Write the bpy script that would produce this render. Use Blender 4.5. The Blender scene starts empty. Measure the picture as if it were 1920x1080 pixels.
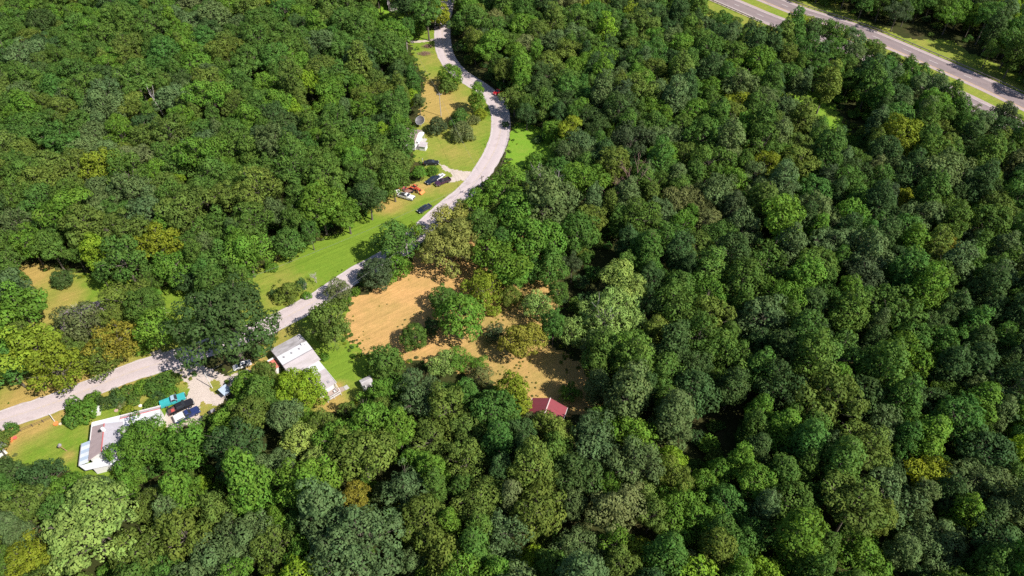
import bpy, bmesh, math, random
import numpy as np
from mathutils import Vector, Matrix, noise

random.seed(7)
RNG = np.random.default_rng(7)
SC = bpy.context.scene
COL = SC.collection
R = math.radians

# ------------------------------------------------------------------ camera, sky, sun, exposure
CAM_H, PITCH, FPX = 115.0, 45.0, 1280.0          # a drone about 115 m up, looking 45 degrees down
cam = bpy.data.cameras.new('camera')
cam.sensor_width = 36.0
cam.lens = 36.0 * FPX / 1920.0
cam.clip_start = 1.0
cam.clip_end = 6000.0
camo = bpy.data.objects.new('camera', cam)
COL.objects.link(camo)
camo.location = (0, 0, CAM_H)
camo.rotation_euler = (R(90 - PITCH), 0, 0)
SC.camera = camo

SHADOW_DIR = Vector((-0.86, 0.51, 0)).normalized()   # where shadows fall
SUN_ELEV = 47.0
world = bpy.data.worlds.new('World')
SC.world = world
world.use_nodes = True
wn = world.node_tree.nodes
bg = wn['Background']
sky = wn.new('ShaderNodeTexSky')
sky.sky_type = 'NISHITA'
sky.sun_disc = False
sky.sun_elevation = R(SUN_ELEV)
sx, sy = -SHADOW_DIR.x, -SHADOW_DIR.y
sky.sun_rotation = math.atan2(sx, sy)
sky.altitude = 200
world.node_tree.links.new(sky.outputs[0], bg.inputs[0])
bg.inputs[1].default_value = 0.08
sun = bpy.data.lights.new('sun', 'SUN')
sun.energy = 4.6
sun.angle = R(0.53)
sun.color = (1.0, 0.95, 0.86)
suno = bpy.data.objects.new('sun', sun)
COL.objects.link(suno)
d = Vector((SHADOW_DIR.x * math.cos(R(SUN_ELEV)), SHADOW_DIR.y * math.cos(R(SUN_ELEV)), -math.sin(R(SUN_ELEV))))
suno.rotation_euler = d.to_track_quat('-Z', 'Y').to_euler()
suno.location = (60, -40, 160)
SC.view_settings.view_transform = 'Standard'
SC.view_settings.look = 'None'
SC.view_settings.exposure = 0.70
SC.view_settings.gamma = 1.0
SC.view_settings.use_curve_mapping = False
SC.render.engine = 'CYCLES'
SC.cycles.max_bounces = 6
SC.cycles.diffuse_bounces = 3
SC.cycles.transmission_bounces = 3
SC.cycles.use_denoising = False

# ------------------------------------------------------------------ survey: where a point seen in the photograph stands on the ground
cP, sP = math.cos(R(PITCH)), math.sin(R(PITCH))
def ray(px, py):
    u, v = (px - 960.0) / FPX, (540.0 - py) / FPX
    return Vector((u, cP + v * sP, -sP + v * cP))
def G(px, py, z=0.0):
    r = ray(px, py)
    t = (z - CAM_H) / r.z
    return Vector((r.x * t, r.y * t, z))
def proj(x, y, z):
    dz = z - CAM_H
    depth = y * cP - dz * sP
    up = y * sP + dz * cP
    return 960 + FPX * x / depth, 540 - FPX * up / depth, FPX / depth

# ------------------------------------------------------------------ materials
def new_mat(name, rough=0.8, spec=0.3):
    m = bpy.data.materials.new(name)
    m.use_nodes = True
    b = m.node_tree.nodes['Principled BSDF']
    b.inputs['Roughness'].default_value = rough
    b.inputs['Specular IOR Level'].default_value = spec
    return m, m.node_tree.nodes, m.node_tree.links, b

def flat(name, c, rough=0.6, metal=0.0, spec=0.4, var=0.12, scale=3.0):
    m, n, l, b = new_mat(name, rough, spec)
    tc = n.new('ShaderNodeTexCoord'); nz = n.new('ShaderNodeTexNoise')
    nz.inputs['Scale'].default_value = scale; nz.inputs['Detail'].default_value = 4
    l.new(tc.outputs['Object'], nz.inputs['Vector'])
    mx = n.new('ShaderNodeMix'); mx.data_type = 'RGBA'
    mx.inputs[6].default_value = tuple(v * (1 - var) for v in c) + (1,)
    mx.inputs[7].default_value = tuple(min(1, v * (1 + var)) for v in c) + (1,)
    l.new(nz.outputs[0], mx.inputs[0]); l.new(mx.outputs[2], b.inputs['Base Color'])
    b.inputs['Metallic'].default_value = metal
    return m

def ramp(n, pts):
    r = n.new('ShaderNodeValToRGB')
    e = r.color_ramp.elements
    e[0].position, e[0].color = pts[0][0], tuple(pts[0][1]) + (1,)
    e[1].position, e[1].color = pts[-1][0], tuple(pts[-1][1]) + (1,)
    for p, c in pts[1:-1]:
        q = e.new(p); q.color = tuple(c) + (1,)
    return r

def math_node(n, l, op, a, b_=None, clamp=False):
    q = n.new('ShaderNodeMath'); q.operation = op; q.use_clamp = clamp
    for i, v in enumerate((a, b_)):
        if v is None: continue
        if isinstance(v, (int, float)): q.inputs[i].default_value = v
        else: l.new(v, q.inputs[i])
    return q.outputs[0]

def noise_node(n, l, vec, scale, detail=5, rough=0.55, stretch=None, rot=0.0):
    src = vec
    if stretch:
        mr = n.new('ShaderNodeMapping'); mr.inputs['Rotation'].default_value = (0, 0, rot)
        mp = n.new('ShaderNodeMapping'); mp.inputs['Scale'].default_value = stretch
        l.new(vec, mr.inputs['Vector']); l.new(mr.outputs[0], mp.inputs['Vector']); src = mp.outputs[0]
    q = n.new('ShaderNodeTexNoise')
    q.inputs['Scale'].default_value = scale; q.inputs['Detail'].default_value = detail
    q.inputs['Roughness'].default_value = rough
    l.new(src, q.inputs['Vector'])
    return q.outputs[0]

def mixc(n, l, f, a, b_):
    q = n.new('ShaderNodeMix'); q.data_type = 'RGBA'
    if isinstance(f, (int, float)): q.inputs[0].default_value = f
    else: l.new(f, q.inputs[0])
    for i, v in ((6, a), (7, b_)):
        if isinstance(v, tuple): q.inputs[i].default_value = v + (1,)
        else: l.new(v, q.inputs[i])
    return q.outputs[2]

def bump(n, l, b, h, dist, strength=0.6):
    q = n.new('ShaderNodeBump'); q.inputs['Distance'].default_value = dist; q.inputs['Strength'].default_value = strength
    l.new(h, q.inputs['Height']); l.new(q.outputs[0], b.inputs['Normal'])

# leaves: the tint comes from each tree, the variation from each spray of leaves
def leaf_material():
    m, n, l, b = new_mat('foliage', 0.65, 0.08)
    tint = n.new('ShaderNodeAttribute'); tint.attribute_type = 'INSTANCER'; tint.attribute_name = 'tint'
    var = n.new('ShaderNodeAttribute'); var.attribute_type = 'GEOMETRY'; var.attribute_name = 'spray'
    hs = n.new('ShaderNodeHueSaturation')
    l.new(tint.outputs['Color'], hs.inputs['Color'])
    sep = n.new('ShaderNodeSeparateColor'); l.new(var.outputs['Color'], sep.inputs[0])
    hue = math_node(n, l, 'ADD', math_node(n, l, 'MULTIPLY', sep.outputs[1], 0.055), 0.468)
    val = math_node(n, l, 'ADD', math_node(n, l, 'MULTIPLY', sep.outputs[0], 1.1), 0.45)
    l.new(hue, hs.inputs['Hue']); l.new(val, hs.inputs['Value'])
    l.new(hs.outputs[0], b.inputs['Base Color'])
    tr = n.new('ShaderNodeBsdfTranslucent')
    br = n.new('ShaderNodeHueSaturation'); br.inputs['Hue'].default_value = 0.48; br.inputs['Saturation'].default_value = 1.1
    br.inputs['Value'].default_value = 1.3
    l.new(hs.outputs[0], br.inputs['Color']); l.new(br.outputs[0], tr.inputs[0])
    mx = n.new('ShaderNodeMixShader'); mx.inputs[0].default_value = 0.25
    l.new(b.outputs[0], mx.inputs[1]); l.new(tr.outputs[0], mx.inputs[2])
    l.new(mx.outputs[0], n['Material Output'].inputs[0])
    return m
LEAF = leaf_material()
BARK = flat('bark', (0.12, 0.10, 0.08), 0.9, var=0.35, scale=6)
DEADWOOD = flat('dead_wood', (0.42, 0.37, 0.36), 0.85, var=0.2, scale=6)
ROADKEYS = {}

def asphalt(name, c1, c2, c3):
    m, n, l, b = new_mat(name, 0.85, 0.25)
    geo = n.new('ShaderNodeNewGeometry'); P = geo.outputs['Position']
    big = noise_node(n, l, P, 0.09, 4); fine = noise_node(n, l, P, 4.0, 6, 0.7)
    at = n.new('ShaderNodeAttribute'); at.attribute_name = 'across'
    a = mixc(n, l, big, c1, c2)
    tr = math_node(n, l, 'SINE', math_node(n, l, 'MULTIPLY', at.outputs['Fac'], 6.283 * 2.0))
    tr = math_node(n, l, 'MULTIPLY', math_node(n, l, 'ADD', tr, 1.0), 0.18)
    a = mixc(n, l, tr, a, c3)
    f2 = ramp(n, [(0.35, (0.84, 0.84, 0.84)), (0.7, (1.1, 1.1, 1.1))]); l.new(fine, f2.inputs[0])
    mu = n.new('ShaderNodeMix'); mu.data_type = 'RGBA'; mu.blend_type = 'MULTIPLY'; mu.inputs[0].default_value = 1
    l.new(a, mu.inputs[6]); l.new(f2.outputs[0], mu.inputs[7])
    # tar patches and cracks
    st = noise_node(n, l, P, 0.35, 3, 0.5, stretch=(1, 1, 1))
    cr = ramp(n, [(0.57, (1, 1, 1)), (0.66, (0.88, 0.87, 0.87))]); l.new(st, cr.inputs[0])
    mu2 = n.new('ShaderNodeMix'); mu2.data_type = 'RGBA'; mu2.blend_type = 'MULTIPLY'; mu2.inputs[0].default_value = 1
    l.new(mu.outputs[2], mu2.inputs[6]); l.new(cr.outputs[0], mu2.inputs[7])
    l.new(mu2.outputs[2], b.inputs['Base Color'])
    bump(n, l, b, fine, 0.02)
    return m
M_ROAD = asphalt('old_asphalt', (0.46, 0.385, 0.385), (0.53, 0.445, 0.45), (0.39, 0.335, 0.345))
M_HWY = asphalt('highway_asphalt', (0.23, 0.18, 0.18), (0.27, 0.21, 0.21), (0.19, 0.155, 0.16))
M_SHOULDER = asphalt('shoulder_asphalt', (0.37, 0.29, 0.28), (0.42, 0.33, 0.32), (0.35, 0.275, 0.27))

def paint(name, c, base, wear):
    m, n, l, b = new_mat(name, 0.7)
    geo = n.new('ShaderNodeNewGeometry')
    w = noise_node(n, l, geo.outputs['Position'], 1.6, 6, 0.7)
    rr = ramp(n, [(wear - 0.12, (0, 0, 0)), (wear + 0.12, (1, 1, 1))]); l.new(w, rr.inputs[0])
    l.new(mixc(n, l, rr.outputs[0], base, c), b.inputs['Base Color'])
    return m
M_WHITE_LINE = paint('worn_white_paint', (0.62, 0.60, 0.58), (0.42, 0.365, 0.365), 0.5)
M_YELLOW_LINE = paint('worn_yellow_paint', (0.52, 0.40, 0.24), (0.42, 0.36, 0.355), 0.53)
M_HWHITE = paint('white_paint', (0.6, 0.57, 0.55), (0.4, 0.36, 0.36), 0.36)
M_HYELLOW = paint('yellow_paint', (0.75, 0.45, 0.12), (0.4, 0.36, 0.33), 0.36)

def grass_material(name, green1, green2, dry1, dry2, rake=0.0, rot=0.0, contrast=1.0):
    m, n, l, b = new_mat(name, 0.9, 0.1)
    geo = n.new('ShaderNodeNewGeometry'); P = geo.outputs['Position']
    at = n.new('ShaderNodeAttribute'); at.attribute_name = 'dry'
    big = noise_node(n, l, P, 0.10, 5, 0.6); mid = noise_node(n, l, P, 0.6, 6, 0.65); fine = noise_node(n, l, P, 5.0, 5, 0.75)
    g = mixc(n, l, mid, green1, green2)
    dcol = mixc(n, l, mid, dry1, dry2)
    f = math_node(n, l, 'ADD', at.outputs['Fac'], math_node(n, l, 'MULTIPLY', math_node(n, l, 'SUBTRACT', big, 0.5), 1.1 * contrast))
    f = math_node(n, l, 'ADD', f, math_node(n, l, 'MULTIPLY', math_node(n, l, 'SUBTRACT', mid, 0.5), 0.55 * contrast), True)
    c = mixc(n, l, f, g, dcol)
    if rake:
        st = noise_node(n, l, P, 1.0, 4, 0.6, stretch=(0.10, 1.6, 1), rot=rot)
        sr = ramp(n, [(0.36, (1 - rake, 1 - rake * 0.9, 1 - rake)), (0.64, (1 + rake * 0.7, 1 + rake * 0.7, 1 + rake * 0.7))]); l.new(st, sr.inputs[0])
        q = n.new('ShaderNodeMix'); q.data_type = 'RGBA'; q.blend_type = 'MULTIPLY'; q.inputs[0].default_value = 1
        l.new(c, q.inputs[6]); l.new(sr.outputs[0], q.inputs[7]); c = q.outputs[2]
    fr = ramp(n, [(0.3, (0.72, 0.72, 0.72)), (0.72, (1.25, 1.25, 1.25))]); l.new(fine, fr.inputs[0])
    q = n.new('ShaderNodeMix'); q.data_type = 'RGBA'; q.blend_type = 'MULTIPLY'; q.inputs[0].default_value = 1
    l.new(c, q.inputs[6]); l.new(fr.outputs[0], q.inputs[7])
    l.new(q.outputs[2], b.inputs['Base Color'])
    bump(n, l, b, math_node(n, l, 'ADD', fine, mid), 0.12, 0.8)
    return m
M_LAWN = grass_material('lawn_grass', (0.115, 0.205, 0.020), (0.185, 0.262, 0.028), (0.32, 0.238, 0.065), (0.42, 0.285, 0.095), rake=0.12, rot=-0.6)
M_MEADOW = grass_material('bright_meadow', (0.12, 0.25, 0.02), (0.19, 0.31, 0.03), (0.27, 0.27, 0.06), (0.33, 0.27, 0.07))
M_FIELD = grass_material('mown_hay', (0.19, 0.195, 0.045), (0.27, 0.225, 0.065), (0.49, 0.275, 0.105), (0.59, 0.345, 0.142), rake=0.13, rot=-0.62, contrast=1.0)
M_GRAVEL = grass_material('gravel', (0.36, 0.30, 0.20), (0.42, 0.35, 0.27), (0.50, 0.42, 0.38), (0.58, 0.49, 0.45), rake=0.06, rot=1.0, contrast=0.6)
M_FLOOR = grass_material('forest_floor', (0.022, 0.030, 0.008), (0.055, 0.060, 0.018), (0.085, 0.055, 0.028), (0.13, 0.08, 0.045), contrast=1.6)

# ------------------------------------------------------------------ mesh helpers
class MB:
    def __init__(s): s.v, s.f = [], []
    def quad(s, *p):
        k = len(s.v); s.v += [tuple(q) for q in p]; s.f.append(tuple(range(k, k + len(p)))); return s
    def hexa(s, lo, hi):                       # lo, hi: four points each, same order
        k = len(s.v); s.v += [tuple(q) for q in lo] + [tuple(q) for q in hi]
        s.f += [(k + 3, k + 2, k + 1, k), (k + 4, k + 5, k + 6, k + 7)]
        for i in range(4):
            j = (i + 1) % 4; s.f.append((k + i, k + j, k + 4 + j, k + 4 + i))
        return s
    def box(s, x0, x1, y0, y1, z0, z1, tx=0.0, ty=0.0):      # tx, ty: how far the top is drawn in
        return s.hexa([(x0, y0, z0), (x1, y0, z0), (x1, y1, z0), (x0, y1, z0)],
                      [(x0 + tx, y0 + ty, z1), (x1 - tx, y0 + ty, z1), (x1 - tx, y1 - ty, z1), (x0 + tx, y1 - ty, z1)])
    def tube(s, a, b_, r0, r1=None, n=7, cap=True):
        a, b_ = Vector(a), Vector(b_); r1 = r0 if r1 is None else r1
        ax = (b_ - a).normalized(); u = ax.orthogonal().normalized(); w = ax.cross(u)
        k = len(s.v)
        for c, rr in ((a, r0), (b_, r1)):
            for i in range(n):
                t = 2 * math.pi * i / n
                s.v.append(tuple(c + u * math.cos(t) * rr + w * math.sin(t) * rr))
        for i in range(n):
            j = (i + 1) % n; s.f.append((k + i, k + j, k + n + j, k + n + i))
        if cap: s.f += [tuple(range(k + n - 1, k - 1, -1)), tuple(range(k + n, k + 2 * n))]
        return s
    def prism(s, prof, y0, y1, inset=None):                   # prof: (x, z) outline, extruded along y; inset(z) draws the sides in
        k = len(s.v); n = len(prof); ins = inset or (lambda z: 0)
        s.v += [(x, y0 + ins(z), z) for x, z in prof] + [(x, y1 - ins(z), z) for x, z in prof]
        s.f += [tuple(range(k, k + n)), tuple(range(k + 2 * n - 1, k + n - 1, -1))]
        for i in range(n):
            j = (i + 1) % n; s.f.append((k + j, k + i, k + n + i, k + n + j))
        return s
    def slab(s, pts, t=0.1):                                  # a sheet through world points, thickened downwards
        k = len(s.v); n = len(pts)
        s.v += [tuple(p) for p in pts] + [(p[0], p[1], p[2] - t) for p in pts]
        s.f += [tuple(range(k, k + n)), tuple(range(k + 2 * n - 1, k + n - 1, -1))]
        for i in range(n):
            j = (i + 1) % n; s.f.append((k + j, k + i, k + n + i, k + n + j))
        return s
    def mesh(s, name, mat=None):
        me = bpy.data.meshes.new(name); me.from_pydata(s.v, [], s.f); me.validate(); me.update()
        bm = bmesh.new(); bm.from_mesh(me); bmesh.ops.recalc_face_normals(bm, faces=bm.faces); bm.to_mesh(me); bm.free()
        if mat: me.materials.append(mat)
        return me
    def build(s, name, mat, parent=None, bevel=0.0, label=None):
        o = bpy.data.objects.new(name, s.mesh(name, mat)); COL.objects.link(o)
        if parent: o.parent = parent
        if bevel:
            md = o.modifiers.new('bevel', 'BEVEL'); md.width = bevel; md.segments = 2; md.limit_method = 'ANGLE'
        if label: o['label'] = label
        return o

def tag(o, label, cat, group=None):
    o['label'] = label; o['category'] = cat
    if group: o['group'] = group
    return o
def empty(name, loc, rz=0, label=None, cat=None, group=None):
    o = bpy.data.objects.new(name, None); o.empty_display_size = 0.5; COL.objects.link(o)
    o.location = loc; o.rotation_euler = (0, 0, rz)
    if label: tag(o, label, cat, group)
    return o
def copy_tree(o, parent=None):
    c = o.copy(); COL.objects.link(c); c.parent = parent
    for ch in o.children: copy_tree(ch, c)
    return c

def mesh_np(name, V, F, mats, matidx=None):
    """V (n,3), F (m,4) quads, through foreach_set"""
    me = bpy.data.meshes.new(name)
    me.vertices.add(len(V)); me.vertices.foreach_set('co', np.ascontiguousarray(V, dtype=np.float32).ravel())
    F = np.asarray(F, dtype=np.int32)
    me.loops.add(F.size); me.loops.foreach_set('vertex_index', F.ravel())
    me.polygons.add(len(F)); me.polygons.foreach_set('loop_start', np.arange(0, F.size, 4, dtype=np.int32))
    if matidx is not None: me.polygons.foreach_set('material_index', np.asarray(matidx, dtype=np.int32))
    for m in mats: me.materials.append(m)
    me.update(calc_edges=True)
    return me

# ------------------------------------------------------------------ ground sheets
def inside(poly, X, Y):
    c = np.zeros(X.shape, bool); n = len(poly)
    for i in range(n):
        x0, y0 = poly[i]; x1, y1 = poly[(i + 1) % n]
        if y0 == y1: continue
        k = ((y0 > Y) != (y1 > Y)) & (X < (x1 - x0) * (Y - y0) / (y1 - y0) + x0)
        c ^= k
    return c
_ang = RNG.uniform(0, 6.28, (14,)); _ph = RNG.uniform(0, 6.28, (14,)); _fr = np.geomspace(0.15, 3.2, 14)
def wob(X, Y):
    a = np.zeros(X.shape); b = np.zeros(X.shape)
    for t, p, f in zip(_ang, _ph, _fr):
        w = np.sin((X * math.cos(t) + Y * math.sin(t)) * f + p) / (1 + f) ** 0.9
        a += w * math.cos(p * 3); b += w * math.sin(p * 5)
    return a * 0.6, b * 0.6

def sheet(name, polys, z, mat, cell=0.7, dry=0.0, spots=(), wobble=1.0):
    """one sheet of ground cover: cells inside the outline, the rim uneven"""
    W = [[tuple(G(x, y)[:2]) for x, y in p] for p in polys]
    xs = [q[0] for p in W for q in p]; ys = [q[1] for p in W for q in p]
    gx = np.arange(min(xs) - 2, max(xs) + 2, cell); gy = np.arange(min(ys) - 2, max(ys) + 2, cell)
    X, Y = np.meshgrid(gx, gy)
    a, b = wob(X, Y)
    CX, CY = X + cell / 2 + a * wobble, Y + cell / 2 + b * wobble
    keep = np.zeros(X.shape, bool)
    for p in W: keep |= inside(p, CX, CY)
    keep = keep[:-1, :-1]
    ny, nx = X.shape
    idx = np.arange(ny * nx).reshape(ny, nx)
    F = np.stack([idx[:-1, :-1][keep], idx[:-1, 1:][keep], idx[1:, 1:][keep], idx[1:, :-1][keep]], 1)
    used = np.unique(F); remap = np.full(ny * nx, -1); remap[used] = np.arange(len(used))
    jx = RNG.uniform(-.3, .3, X.shape) * cell; jy = RNG.uniform(-.3, .3, X.shape) * cell
    PX, PY = (X + jx).ravel()[used], (Y + jy).ravel()[used]
    V = np.stack([PX, PY, np.full(len(used), z)], 1)
    me = mesh_np(name, V, remap[F], [mat])
    D = np.full(len(used), float(dry))
    for px, py, rad, amt in spots:
        c = G(px, py); D += amt * np.exp(-((PX - c.x) ** 2 + (PY - c.y) ** 2) / (rad * rad))
    at = me.attributes.new('dry', 'FLOAT', 'POINT'); at.data.foreach_set('value', D.astype(np.float32))
    o = bpy.data.objects.new(name, me); COL.objects.link(o); o['kind'] = 'structure'
    return o

gm = bpy.data.meshes.new('ground')
gm.from_pydata([(-3000, -1500, 0), (3000, -1500, 0), (3000, 4500, 0), (-3000, 4500, 0)], [], [(0, 1, 2, 3)])
gm.materials.append(M_FLOOR)
ground = bpy.data.objects.new('ground', gm); COL.objects.link(ground); ground['kind'] = 'structure'

ROADPX = [(-120, 838), (-60, 812), (0, 789), (100, 756), (180, 724), (250, 696), (320, 675), (420, 642), (512, 607), (591, 564), (635, 536), (660, 518),
          (725, 483), (760, 460), (799, 423), (838, 388), (867, 365), (890, 342), (908, 316), (925, 287), (935, 262), (939, 233), (936, 207),
          (924, 184), (900, 163), (868, 143), (848, 124), (836, 105), (831, 85), (829, 60), (832, 30), (837, 3), (845, -30), (850, -60)]
lawn_n = [(-60, 500), (20, 500), (60, 493), (150, 510), (250, 530), (340, 545), (420, 528), (480, 506), (560, 462), (600, 448), (645, 432), (690, 395),
          (740, 362), (775, 340), (786, 322), (780, 290), (770, 240), (790, 215), (795, 150), (762, 85), (765, 58), (832, 58)] + \
         [p for p in reversed(ROADPX) if -80 < p[0] and 60 < p[1]] + [(-60, 700)]
sheet('lawn', [lawn_n], 0.02, M_LAWN, 0.6, dry=0.10, spots=[
    (815, 205, 11, 1.25), (806, 170, 7, .8), (800, 110, 6, 0.35), (795, 150, 8, 0.3), (60, 512, 8, 0.9), (100, 600, 7, 0.6), (140, 548, 4, 0.4),
    (745, 385, 5, 0.75), (715, 392, 4, 0.7), (792, 350, 4, 0.5), (845, 290, 9, 0.25), (835, 355, 5, 0.15), (560, 520, 9, 0.25),
    (290, 672, 4, 0.5), (210, 695, 5, 0.6), (130, 725, 5, 0.8), (40, 755, 7, 1.1), (500, 545, 7, 0.2), (630, 470, 14, -0.35),
    (700, 440, 14, -0.35), (190, 540, 6, -0.3), (770, 350, 3, 0.6), (860, 350, 4, 0.2), (320, 570, 7, -0.1), (870, 285, 7, 0.15)])
field = [(640, 575), (655, 556), (700, 540), (745, 510), (770, 480), (800, 455), (850, 430), (930, 410), (990, 440), (1040, 500), (1050, 560), (1030, 610), (1060, 670),
         (1110, 695), (1160, 740), (1110, 790), (1000, 780), (930, 730), (870, 700), (800, 680), (740, 680), (695, 668), (652, 642)]
sheet('hay_field', [field], 0.03, M_FIELD, 0.6, dry=0.85, spots=[(1000, 700, 14, -0.28), (1060, 730, 8, -0.1), (1040, 540, 10, -0.1), (850, 675, 7, -0.2), (930, 600, 9, -0.28), (950, 500, 12, -0.4), (740, 600, 7, -0.15), (900, 680, 5, -0.2), (700, 555, 5, -0.1)])
yard = [(500, 640), (545, 598), (600, 563), (655, 548), (652, 640), (695, 668), (720, 700), (700, 745), (640, 775), (590, 785), (500, 775), (440, 740), (430, 715), (440, 690), (500, 670)]
sheet('trailer_yard', [yard], 0.024, M_LAWN, 0.5, dry=0.12, spots=[(625, 768, 4, 0.9), (617, 740, 2.2, 1.0), (632, 724, 1.4, 0.9), (655, 610, 3, 0.5), (540, 632, 4, 0.45), (640, 690, 6, -0.2), (475, 680, 4, 1.0), (668, 668, 1.3, 0.6)])
swyard = [(-80, 850), (0, 798), (60, 778), (100, 766), (180, 735), (250, 706), (320, 682), (352, 700), (352, 730), (335, 745), (345, 790), (320, 810), (260, 830), (215, 900), (120, 890), (40, 870), (-80, 880)]
sheet('house_yard', [swyard], 0.024, M_LAWN, 0.5, dry=-0.04, spots=[(62, 802, 2.2, 0.6), (140, 762, 2.2, .9), (185, 742, 2.2, .9), (235, 722, 2.2, .9), (280, 705, 2.2, .8), (20, 806, 2.0, .9), (85, 792, 2.0, 0.7), (35, 812, 2.5, 0.6), (120, 779, 2.5, 0.7), (8, 845, 3, 0.9), (260, 745, 3, 0.7), (345, 715, 2.5, 0.7), (70, 820, 3, 0.35), (130, 853, 1.2, 0.8), (175, 800, 2, 0.5), (115, 830, 6, 0.05)])
grav = [(298, 690), (320, 672), (395, 690), (430, 706), (470, 690), (475, 705), (436, 722), (432, 740), (408, 762), (385, 765), (378, 790), (345, 800), (312, 802), (300, 775), (330, 762), (342, 742), (350, 720), (340, 705)]
sheet('gravel_drive', [grav], 0.030, M_GRAVEL, 0.4, dry=0.85, spots=[(345, 795, 2, -0.5), (330, 770, 1.5, -0.4)], wobble=0.6)
sheet('drive_grass', [[(384, 718), (398, 713), (412, 724), (418, 736), (404, 740), (388, 733)], [(372, 752), (392, 757), (412, 760), (404, 775), (385, 783), (372, 775)]], 0.036, M_LAWN, 0.35, dry=0.5, wobble=0.4)
sheet('side_drive', [[(821, 309), (832, 311), (857, 321), (885, 324), (892, 330), (878, 340), (863, 337), (850, 343), (836, 345), (838, 337), (846, 332), (840, 324), (826, 315)]], 0.032, M_GRAVEL, 0.4, dry=0.75, wobble=0.4)
sheet('farm_track', [[(755, 80), (765, 77), (790, 76), (826, 71), (826, 75), (790, 80), (765, 82)]], 0.032, M_GRAVEL, 0.4, dry=0.6, wobble=0.3)
sheet('west_drive', [[(278, 662), (298, 657), (315, 672), (300, 682)]], 0.032, M_GRAVEL, 0.4, dry=0.7, wobble=0.3)
sheet('tractor_dirt', [[(752, 350), (775, 343), (800, 345), (805, 353), (780, 362), (762, 368), (745, 372), (738, 362)]], 0.030, M_LAWN, 0.5, dry=1.0)
sheet('roadside_meadow', [[(938, 345), (952, 290), (960, 232), (985, 232), (1045, 245), (1045, 300), (990, 320)], [(1445, 174), (1515, 170), (1565, 196), (1592, 240), (1588, 262), (1560, 250), (1525, 210), (1470, 192)], [(640, -20), (712, -25), (712, 34), (770, 40), (770, -25)]],
      0.02, M_MEADOW, 0.6, dry=0.0)
sheet('field_dirt_patch', [[(70, 985), (84, 985), (84, 1012), (56, 1014), (56, 1000)], [(1265, 1035), (1295, 1035), (1290, 1065), (1262, 1060)]], 0.02, M_FIELD, 0.5, dry=0.9)

def spline(pts, step=2.0):
    P = [Vector(p) for p in pts]; out = []
    for i in range(1, len(P) - 2):
        p0, p1, p2, p3 = P[i - 1:i + 3]
        n = max(2, int((p2 - p1).length / step))
        for k in range(n):
            t = k / n
            out.append(0.5 * ((2 * p1) + (p2 - p0) * t + (2 * p0 - 5 * p1 + 4 * p2 - p3) * t * t + (3 * p1 - p0 - 3 * p2 + p3) * t ** 3))
    for _ in range(6):
        out = [out[0]] + [(out[i - 1] + out[i] * 2 + out[i + 1]) / 4 for i in range(1, len(out) - 1)] + [out[-1]]
    return out
def strip(name, line, a, b, z, mat, n=6, rough=0.0, dash=None):
    """a band from offset a to offset b beside a line (positive is the right-hand side)"""
    V, F, U = [], [], []
    N = len(line); dist = 0
    rows = []
    for i, p in enumerate(line):
        t = (line[min(i + 1, N - 1)] - line[max(i - 1, 0)]).normalized(); s = Vector((t.y, -t.x, 0))
        aa = a(i / N) if callable(a) else a; bb = b(i / N) if callable(b) else b
        r = []
        for k in range(n + 1):
            u = k / n; off = aa + (bb - aa) * u
            if rough and k in (0, n): off += rough * (noise.noise(Vector((p.x * 0.5, p.y * 0.5, k))) + 0.5 * noise.noise(Vector((p.x * 2, p.y * 2, k))))
            r.append(len(V)); V.append(tuple(Vector((p.x, p.y, 0)) + s * off + Vector((0, 0, z)))); U.append(u)
        if rows:
            dist += (line[i] - line[i - 1]).length
            if dash is None or (dist % (dash[0] + dash[1])) < dash[0]:
                for k in range(n): F.append((rows[-1][k], rows[-1][k + 1], r[k + 1], r[k]))
        rows.append(r)
    me = mesh_np(name, np.array(V), np.array(F), [mat])
    at = me.attributes.new('across', 'FLOAT', 'POINT'); at.data.foreach_set('value', np.array(U, dtype=np.float32))
    o = bpy.data.objects.new(name, me); COL.objects.link(o); o['kind'] = 'structure'
    return o
road = spline([G(*p) for p in ROADPX], 0.8)
strip('county_road', road, lambda t: -2.75 - 0.35 * t, lambda t: 2.75 + 0.45 * t, 0.045, M_ROAD, 6, rough=0.22)
strip('edge_line', road, 2.42, 2.55, 0.052, M_WHITE_LINE, 1)
strip('edge_line', road, -2.55, -2.42, 0.052, M_WHITE_LINE, 1)
strip('centre_line', road, -0.15, -0.05, 0.052, M_YELLOW_LINE, 1)
strip('centre_line', road, 0.06, 0.16, 0.052, M_YELLOW_LINE, 1)

# highway: two carriageways with a grass median
HA = [(1405, -22), (1446, 0), (1501, 22), (1597, 52), (1664, 79), (1789, 133), (1851, 160), (1901, 184), (1980, 222), (2060, 262)]
ha = [G(*p) for p in HA]
dirn = (G(1901, 184) - G(1446, 0)).normalized(); perp = Vector((dirn.y, -dirn.x, 0))
ha[0] = ha[1] - dirn * 60; hl = [ha[0] - dirn * 250, ha[0] - dirn * 120] + ha + [ha[-1] + dirn * 60, ha[-1] + dirn * 140]
HWA = spline(hl, 3.0)
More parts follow.
